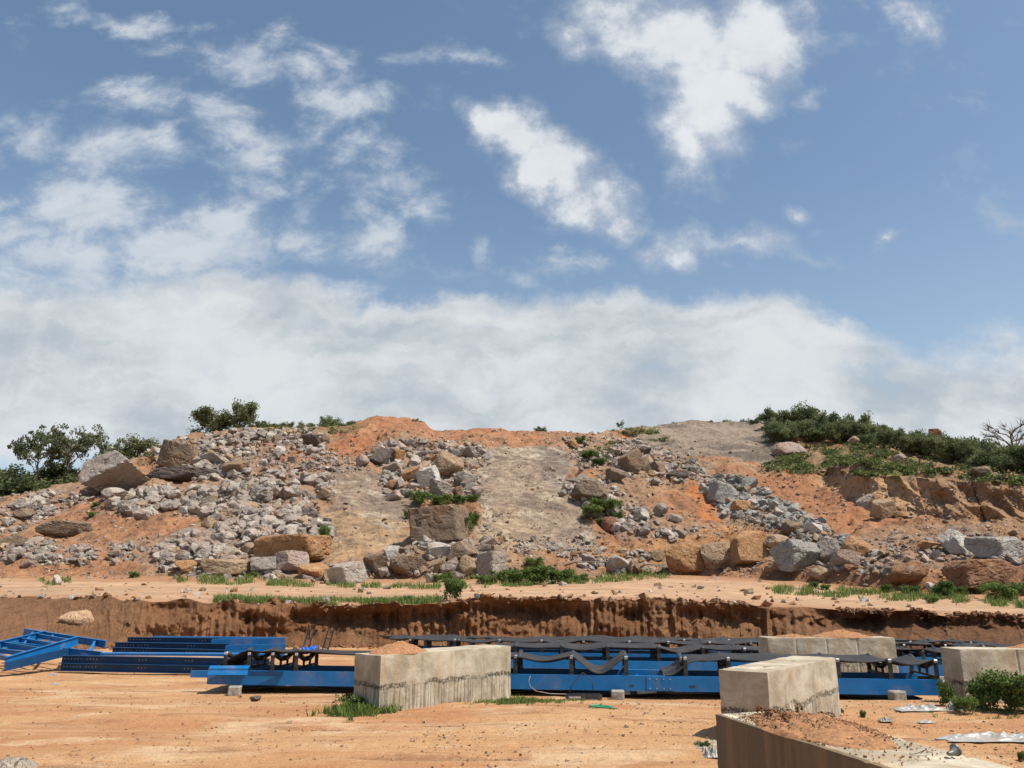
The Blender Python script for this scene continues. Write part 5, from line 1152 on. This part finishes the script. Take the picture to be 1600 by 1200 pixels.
# nearest conveyor, left machine and right machine
pa, pb = P(325, 1047, 15.0), P(1473, 1062.5, 13.65)
c1x = xs_for(pa, pb, [350, 387, 424, 461, 640, 724, 805, 893, 979, 1072, 1140, 1228, 1312, 1394, 1466])
conveyor(pa, pb, .245, 1.15, c1x, [.0, .02, .02, .02, .03, .09, .03, .08, .27, .02, .05, .02, .03, .02, .08, .04], 'nearest blue belt conveyor section with black wavy belt, lying behind the concrete walls', 1, .30, splice=(xs_for(pa, pb, [1010])[0],), belt_ranges=[(0.05, xs_for(pa, pb, [985])[0]), (xs_for(pa, pb, [1040])[0], (pb - pa).length - .02)])
eL = P(298, 1048, 15.1)
tb_ = MB().box((0, 0, -.12), (.75, .06, 0)).build('steel_plate', M_BLUE, None, False, eL); tag(tb_, 'short flat blue steel plate sticking out of the left end of the nearest conveyor', 'steel plate')
e = empty('guard_rail', P(326, 1046, 14.85)); tag(e, 'folded blue steel guard lying along the left end of the nearest conveyor', 'steel guard')
MB().prism([(0, -.02), (.0, .02), (.08, .06), (.09, .05), (.012, .015), (.012, -.02), (-.03, -.10), (-.04, -.09)], 0, .72).build('guard_sheet', M_BLUE, e)
MB().box((.74, -.03, -.11), (1.35, -.01, -.03)).build('guard_flap', M_BLUE_SHADED, e)
rows_c = [ (P(770, 1030, 17.2), P(1530, 1040, 16.9), .22, 1.1, [805, 878, 950, 1030, 1100, 1165, 1240, 1310, 1372, 1445, 1500], [.02, .02, .05, .01, .09, .02, .02, .03], 'second blue belt conveyor from the front, just behind the nearest one', 4),
           (P(600, 1017, 19.2), P(1600, 1029, 18.6), .20, 1.1, [640, 710, 780, 846, 912, 984, 1045, 1110, 1175, 1240, 1415, 1480, 1540], [.03, .02, .05, .02, .08, .02, .02, .04], 'third blue belt conveyor from the front with its belt pulled smooth', 3),
           (P(590, 1012.5, 21.6), P(1560, 1021, 20.8), .20, 1.0, [620, 664, 700, 735, 760, 850, 940, 1000, 1070, 1140, 1200, 1260, 1425, 1480, 1520], [.02, .03, .02, .05], 'farthest belt conveyor, black and low in front of the cut bank', 2)]
for a, b, hg, wd, us, sg, lab, sd in rows_c: conveyor(a, b, hg, wd, xs_for(a, b, us), sg, lab, sd, .27, lower=False)
# cinder blocks under the stringers
def cinder(u, v, Y, s, label, rz=0.0):
    q = P(u, v, Y); q.z = yz(q.x, q.y) - .02; top = s
    mb = MB(); mb.box((-.11, -.10, 0), (.11, .10, top), Matrix.Rotation(rz, 4, 'Z'), .018); o = mb.build('cinder_block', M_BLOCK, None, False, q)
    bm = bmesh.new(); bm.from_mesh(o.data); bmesh.ops.subdivide_edges(bm, edges=bm.edges, cuts=4, use_grid_fill=True)
    for v_ in bm.verts: v_.co += Vector((vnoise(np.array([v_.co.x * 20]), np.array([v_.co.y * 20]), np.array([v_.co.z * 20 + u]))[0],) * 3) * .006
    bm.to_mesh(o.data); bm.free(); tag(o, label, 'cinder block')
cinder(367, 1076, 14.75, .17, 'grey block propping up the left end of the nearest conveyor', .2)
cinder(965, 1084, 14.0, .17, 'grey block under the middle of the nearest conveyor right of the steel grille', -.1)
cinder(1402, 1090, 13.5, .17, 'grey block under the right part of the nearest conveyor', .1)
# further supports behind
for a, b, hg, wd, us, sg, lab, sd in rows_c:
    nm = lab.split(' ')[0]
    for f in (.08, .36, .64, .92):
        q = a.lerp(b, f); z0 = yz(q.x, q.y) - .03; hgt_ = q.z - hg - z0
        if hgt_ > .03: tag(MB().box((-.11, -.02, 0), (.11, wd + .02, hgt_), None, .012).build('timber_sleeper', M_BLOCK, None, False, (q.x, q.y, z0)), 'grey sleeper under the %s belt conveyor behind the nearest one' % nm, 'sleeper', 'sleepers under the %s conveyor' % nm)
# steel grille and cable lying by the conveyor
q = P(885, 1084, 13.75); q.z = yz(q.x, q.y) + .01
e = empty('steel_grille', q, R(1)); tag(e, 'small dark steel box frame lying on the ground before the nearest conveyor', 'steel frame')
MB().box((0, 0, 0), (.60, .02, .075)).build('front_plate', M_STEEL, e); MB().box((0, .20, 0), (.60, .22, .075)).build('back_plate', M_STEEL, e)
for x in (0, .28, .575): MB().box((x, .021, .01), (x + .02, .199, .065)).build('rung', M_STEEL, e)
MB().box((.04, -.012, .02), (.24, -.001, .05)).build('slot', M_GALV, e)
pts = [P(890, 1082, 13.7), P(893, 1072, 13.72), P(903, 1058, 13.75), P(911, 1051, 13.78), P(919, 1058, 13.75), P(926, 1068, 13.72), P(927, 1080, 13.7)]
tag(MB().tube(pts, .009, 6).build('cable', M_BELT, None, True), 'black cable looping up over the nearest conveyor from the small steel frame', 'cable')
pts = [P(829, 1056, 13.7), P(826, 1064, 13.7), P(829, 1073, 13.68), P(838, 1080, 13.66), P(860, 1084, 13.64), P(884, 1084.5, 13.66)]
for p_ in pts: p_.y -= 0
tag(MB().tube(pts, .006, 6).build('cable', M_BLOCK, None, True), 'grey cable curving down the nearest conveyor to the ground left of the steel frame', 'cable')
# green rope
cpt = [PZ(u, v, 0.012) for u, v in ((958, 1110), (950, 1108.5), (938, 1107.5), (927, 1108), (921, 1110), (928, 1112), (940, 1111.5), (952, 1112.5), (961, 1113), (958, 1110.5))]
for p_ in cpt: p_.z = yz(p_.x, p_.y) + .02
tag(MB().tube(cpt, .013, 6).build('rope', M_ROPE, None, True), 'thin green rope loop lying on the bare ground in front of the conveyor', 'rope')
# ------------------------------------------------------------------ steel stock on the left
def beam(pL, pR, h, wd, flip, label, mat=None, holes=True, seed=0):
    d = pR - pL; L = d.length; e = empty('steel_channel', pL); e.rotation_euler = (0, -math.asin(d.z / L), math.atan2(d.y, d.x)); tag(e, label, 'steel channel', None)
    mb = MB(); channel(mb, L, h, wd, .012, flip, Matrix.Translation((0, 0, -h))); mb.build('channel', mat or M_BLUE, e)
    if holes:
        hb = MB(); y = (wd - .013 if flip < 0 else -.001)
        for gx_ in (.08, .16, .24, .32, .40, .48, .62, .70, .78, .86, 1.9, 1.98, 2.06, 3.0, 3.08, 3.16):
            if gx_ < L - .05: hb.tube([(gx_, y - .003, -h * .45), (gx_, y + .002, -h * .45)], .011, 6)
        hb.build('bolt_holes', M_GALV if flip < 0 else M_STEEL, e)
    return e
beam(P(91, 1036, 18.3), P(415, 1042, 17.6), .17, .11, -1, 'lowest and longest dark blue channel in the front of the steel stack on the left', M_BLUE_SHADED)
beam(P(93, 1024, 18.35), P(418, 1029.5, 17.65), .17, .11, -1, 'dark blue channel lying on the lowest one at the front of the left steel stack', M_BLUE_SHADED)
beam(P(127, 1020.5, 18.7), P(440, 1022, 18.0), .05, .35, 1, 'flat blue channel lying on top of the front pair in the left steel stack', None, False)
beam(P(173, 1011.5, 19.6), P(352, 1015.5, 19.3), .15, .10, -1, 'dark blue channel, lower of the middle pair in the left steel stack', M_BLUE_SHADED)
beam(P(177, 1003.5, 20.0), P(354, 1006, 19.7), .15, .10, -1, 'dark blue channel, upper of the middle pair in the left steel stack', M_BLUE_SHADED)
beam(P(197, 995.5, 20.6), P(340, 997, 20.4), .13, .10, -1, 'dark blue channel at the back of the left steel stack', M_BLUE_SHADED)
beam(P(238, 994, 20.8), P(440, 996, 20.7), .10, .12, 1, 'thin blue channel lying along the very back of the left steel stack', None, False)
beam(P(330, 999, 19.9), P(446, 996.5, 19.6), .15, .10, 1, 'bright blue channel, top of the three at the right end of the steel stack', None, False)
beam(P(352, 1008.5, 19.5), P(446, 1006, 19.3), .15, .10, 1, 'bright blue channel, middle of the three at the right end of the steel stack', None, False)
beam(P(350, 1018, 19.1), P(444, 1015, 18.9), .14, .10, 1, 'bright blue channel, lowest of the three at the right end of the steel stack', None, False)
def frame(A, B, Cc, D, h, n_r, label, th=.07):      # A->B near rail, Cc->D far rail (top edges)
    e = empty('ladder_frame', A); tag(e, label, 'steel frame')
    def rail(p, q, mat, nm, hh, tt):
        d = (q - p); L = d.length; M = Matrix.Translation(p - A) @ d.to_track_quat('X', 'Z').to_matrix().to_4x4()
        mb = MB(); y = 0; mb.prism([(-tt / 2, 0), (tt / 2, 0), (tt / 2, -.012), (.006, -.012), (.006, -hh + .012), (tt / 2, -hh + .012), (tt / 2, -hh), (-tt / 2, -hh), (-tt / 2, -hh + .012), (-.006, -hh + .012), (-.006, -.012), (-tt / 2, -.012)], 0, L, M); mb.build(nm, mat, e)
    rail(A, B, M_BLUE, 'rail', h, th); rail(Cc, D, M_BLUE, 'rail', h, th)
    for k in range(n_r):
        f = (k + .5) / n_r; rail(A.lerp(B, f) - Vector((0, 0, .03)), Cc.lerp(D, f) - Vector((0, 0, .03)), M_BLUE, 'rung', h * .5, th * .8)
frame(P(8, 1027, 17.4), P(122, 994, 19.3), P(-70, 1018, 18.6), P(72, 985, 20.6), .20, 5, 'ladder shaped blue steel frame resting slantwise on top of the left pile')
frame(P(38, 982, 20.9), P(166, 1001, 19.6), P(20, 1003, 19.4), P(158, 1018, 18.6), .16, 4, 'dark blue steel frame lying underneath the slanted ladder frame')
beam(P(8, 1036, 17.3), P(112, 1012, 18.9), .17, .1, 1, 'dark blue channel under the near rail of the slanted ladder frame', M_BLUE_SHADED, False)
beam(P(-60, 1024, 18.6), P(20, 1010, 19.4), .15, .1, 1, 'blue channel at the very left edge of the picture under the frames', None, False)
# upright idler brackets and blue sheet
for i, (u, lab) in enumerate(((474, 'left upright dark steel bracket standing behind the blue sheet'), (505, 'right upright dark steel bracket standing behind the blue sheet'))):
    q = P(u - 4, 1020, 19.8); e = empty('steel_bracket', q, .2); tag(e, lab, 'steel bracket'); L = .62
    for x in (0, .13): MB().box((x, 0, 0), (x + .035, .03, L), Matrix.Rotation(R(14), 4, 'Y')).build('upright', M_STEEL, e)
    for z in (.12, .34): MB().box((.036, .005, z), (.129, .025, z + .03), Matrix.Rotation(R(14), 4, 'Y')).build('crossbar', M_STEEL, e)
def sheet(name, ctr, sx, sy, h, rz, mat, label, cat, seed):
    g = np.linspace(-1, 1, 40); A, B = np.meshgrid(g, g); e_ = 1 + .35 * fbm(A * 1.4 + seed, B * 1.4, 0., 3)
    X = A * sx * e_; Yy = B * sy * (1 + .35 * fbm(B * 1.5 + seed, A * 1.5, 4., 3)); edge_ = np.maximum(np.abs(A), np.abs(B))
    Z = h * (np.abs(fbm(A * 2.6 + seed, B * 2.6, 2., 5, .62)) * 1.1) * (1 - edge_ ** 3) + .012
    me = np_mesh(name, np.stack([X, Yy, Z], -1).reshape(-1, 3), grid_faces(40, 40), mat, True); o = link(name, me, None, ctr); o.rotation_euler = (0, 0, rz)
    s = o.modifiers.new('thick', 'SOLIDIFY'); s.thickness = .004
    return tag(o, label, cat)
def on_yard(u, v):
    q = PZ(u, v, 0.0)
    for _ in range(3): q = PZ(u, v, yz(q.x, q.y))
    return q
sheet('tarpaulin', P(484, 1020, 19.4), .30, .16, .30, .1, M_TARP, 'crumpled bright blue sheet beside the upright steel brackets', 'tarpaulin', 3)
sheet('plastic_sheet', on_yard(1440, 1110), .42, .13, .14, .1, M_WHITE, 'torn white plastic sheet below the corner of the right edge wall', 'plastic sheet', 5)
sheet('plastic_sheet', on_yard(1492, 1110), .10, .10, .30, .5, M_WHITE, 'peaked scrap of white plastic among the weeds near the right edge wall', 'plastic sheet', 7)
sheet('plastic_sheet', on_yard(1555, 1156), .62, .16, .16, 0, M_WHITE, 'long crumpled white plastic sheet on the ground at the lower right', 'plastic sheet', 9)
sheet('plastic_bag', on_yard(1112, 1182), .10, .10, .22, 0, M_WHITE, 'crumpled clear white bag at the foot of the nearest concrete wall', 'plastic bag', 11)
sheet('plastic_bag', on_yard(1105, 1166), .22, .12, .10, .3, M_BLOCK, 'grey crushed sack behind the white bag by the nearest wall', 'sack', 13)
sheet('plastic_scrap', on_yard(82, 1055), .10, .04, .06, 0, M_WHITE, 'small scrap of clear plastic on the bare ground left, nearer the steel stack', 'plastic scrap', 15)
sheet('plastic_scrap', on_yard(86, 1070), .10, .04, .05, 0, M_WHITE, 'small scrap of clear plastic on the bare ground left, farther from the steel stack', 'plastic scrap', 17)
sheet('plastic_scrap', on_yard(1383, 1128), .09, .06, .10, 0, M_BLOCK, 'grey crumpled scrap on the ground right of the second wall', 'scrap', 19)
sheet('plastic_scrap', on_yard(1448, 1130), .10, .05, .06, 0, M_WHITE, 'flat pale scrap on the ground below the torn plastic sheet', 'scrap', 21)
for (u, v, w_, c_, lab, sd) in ((398, 1095, .15, (.16, .12, .10), 'dark round stone on the bare ground left of the stained wall', 1), (12, 1206, .42, (.40, .33, .26), 'grey rock at the bottom left corner of the picture', 2), (1347, 1120, .0, 0, '', 3)):
    if not w_: continue
    q = on_yard(u, v) - Vector((0, 0, .10 if u < 20 else 0)); V, Fc = rock_shape(4, 700 + sd, 'round'); o = link('stone', np_mesh('stone', V * np.array([w_ * 1.3, w_, w_ * .7]), Fc, M_ROCK), None, q + Vector((0, 0, w_ * .2))); o.color = (*c_, 1); tag(o, lab, 'stone')
# weeds and bushes in the yard
def yard_plant(u, v, hp, wp, i, label):
    q = on_yard(u, v); k = q.y / (F_PX * CP - (600 - v) * SP)
    return put_tree('weed', 'shrub', i, q - Vector((0, 0, .02)), hp * k / .95, wp * k / 1.1, label, 'shrub', None, i * 1.3)
yard_plant(1572, 1112, 62, 74, 0, 'large leafy green bush against the wall at the right edge')
yard_plant(1602, 1114, 58, 60, 1, 'leafy green bush at the right picture edge beside the large bush')
yard_plant(1545, 1106, 44, 48, 2, 'left lobe bush next to the large leafy bush at the right edge wall')
yard_plant(1510, 1116, 30, 34, 3, 'dark leafy weed right of the white plastic scrap')
yard_plant(1482, 1104, 40, 26, 1, 'tall weed at the near corner of the right edge wall')
yard_plant(1285, 1119, 16, 14, 2, 'small green plant at the foot of the second wall')
yard_plant(1349, 1124, 16, 9, 0, 'small dark plant alone on the ground right of the second wall')
yard_plant(1315, 1113, 8, 7, 1, 'tiny plant beside the far corner of the second wall')
yard_plant(1597, 1190, 18, 10, 3, 'tiny plant at the lower right picture edge')
yard_plant(1098, 1168, 12, 22, 3, 'low weeds by the crushed sack at the nearest wall')
yard_plant(560, 1108, 26, 50, 2, 'low leafy green weed at the left end of the stained wall')
yard_plant(585, 1100, 34, 26, 1, 'upright green weed touching the left end of the stained wall')
yard_plant(806, 1085, 18, 12, 0, 'small weed at the right end of the stained wall')
yard_plant(1118, 1184, 14, 8, 2, 'small weed by the corner of the nearest wall')
r7 = np.random.RandomState(8); yp, yh = [], []
for (cx, cy, sx, sy, k, h_) in ((-2.25, 11.8, .15, .18, 300, .20), (-2.15, 11.9, .2, .15, 220, .30), (.15, 12.9, .38, .2, 380, .13), (.05, 13.0, .2, .15, 60, .2), (8.1, 12.0, .5, .2, 160, .12), (6.9, 11.6, .5, .3, 120, .10)):
    for _ in range(k):
        x, y = cx + r7.randn() * sx, cy + r7.randn() * sy
        yp.append((x, y, yz(x, y) - .01)); yh.append(h_ * r7.uniform(.5, 1.2))
for _ in range(260):
    Y = r7.uniform(8, 15); x = r7.uniform(.25, .62) * Y; yp.append((x, Y, yz(x, Y) - .01)); yh.append(r7.uniform(.02, .06))
tufts('yard_weeds', yp, [q * .5 for q in yh], 9, 'green weeds at the foot of the concrete walls and dotted over the yard', 'weeds', M_GRASS, .2, 12)
# dead branches by the roadside
for i, (a, b, lab) in enumerate(((P(882, 884, 47), P(950, 878, 46.5), 'grey dead branch lying at the foot of the rocks right of the green strip'), (P(1000, 888, 46.5), P(1032, 883, 46), 'short dead branch left of the biggest orange boulder'))):
    mid_ = a.lerp(b, .5) + Vector((0, 0, .12)); tag(MB().tube([a, a.lerp(mid_, .5) + Vector((0, 0, .1)), mid_, b], .06, 6, .03).build('dead_branch', M_TWIG, None, True), lab, 'branch')

# all diffuse colours brought down together to their real-world level for this exposure
for m in bpy.data.materials:
    if not m.use_nodes: continue
    for nd in [x for x in m.node_tree.nodes if x.type == 'BSDF_PRINCIPLED']:
        if nd.inputs['Base Color'].is_linked:
            src = nd.inputs['Base Color'].links[0].from_socket
            v = m.node_tree.nodes.new('ShaderNodeVectorMath'); v.operation = 'SCALE'; v.inputs[3].default_value = 0.85
            m.node_tree.links.new(src, v.inputs[0]); m.node_tree.links.new(v.outputs[0], nd.inputs['Base Color'])
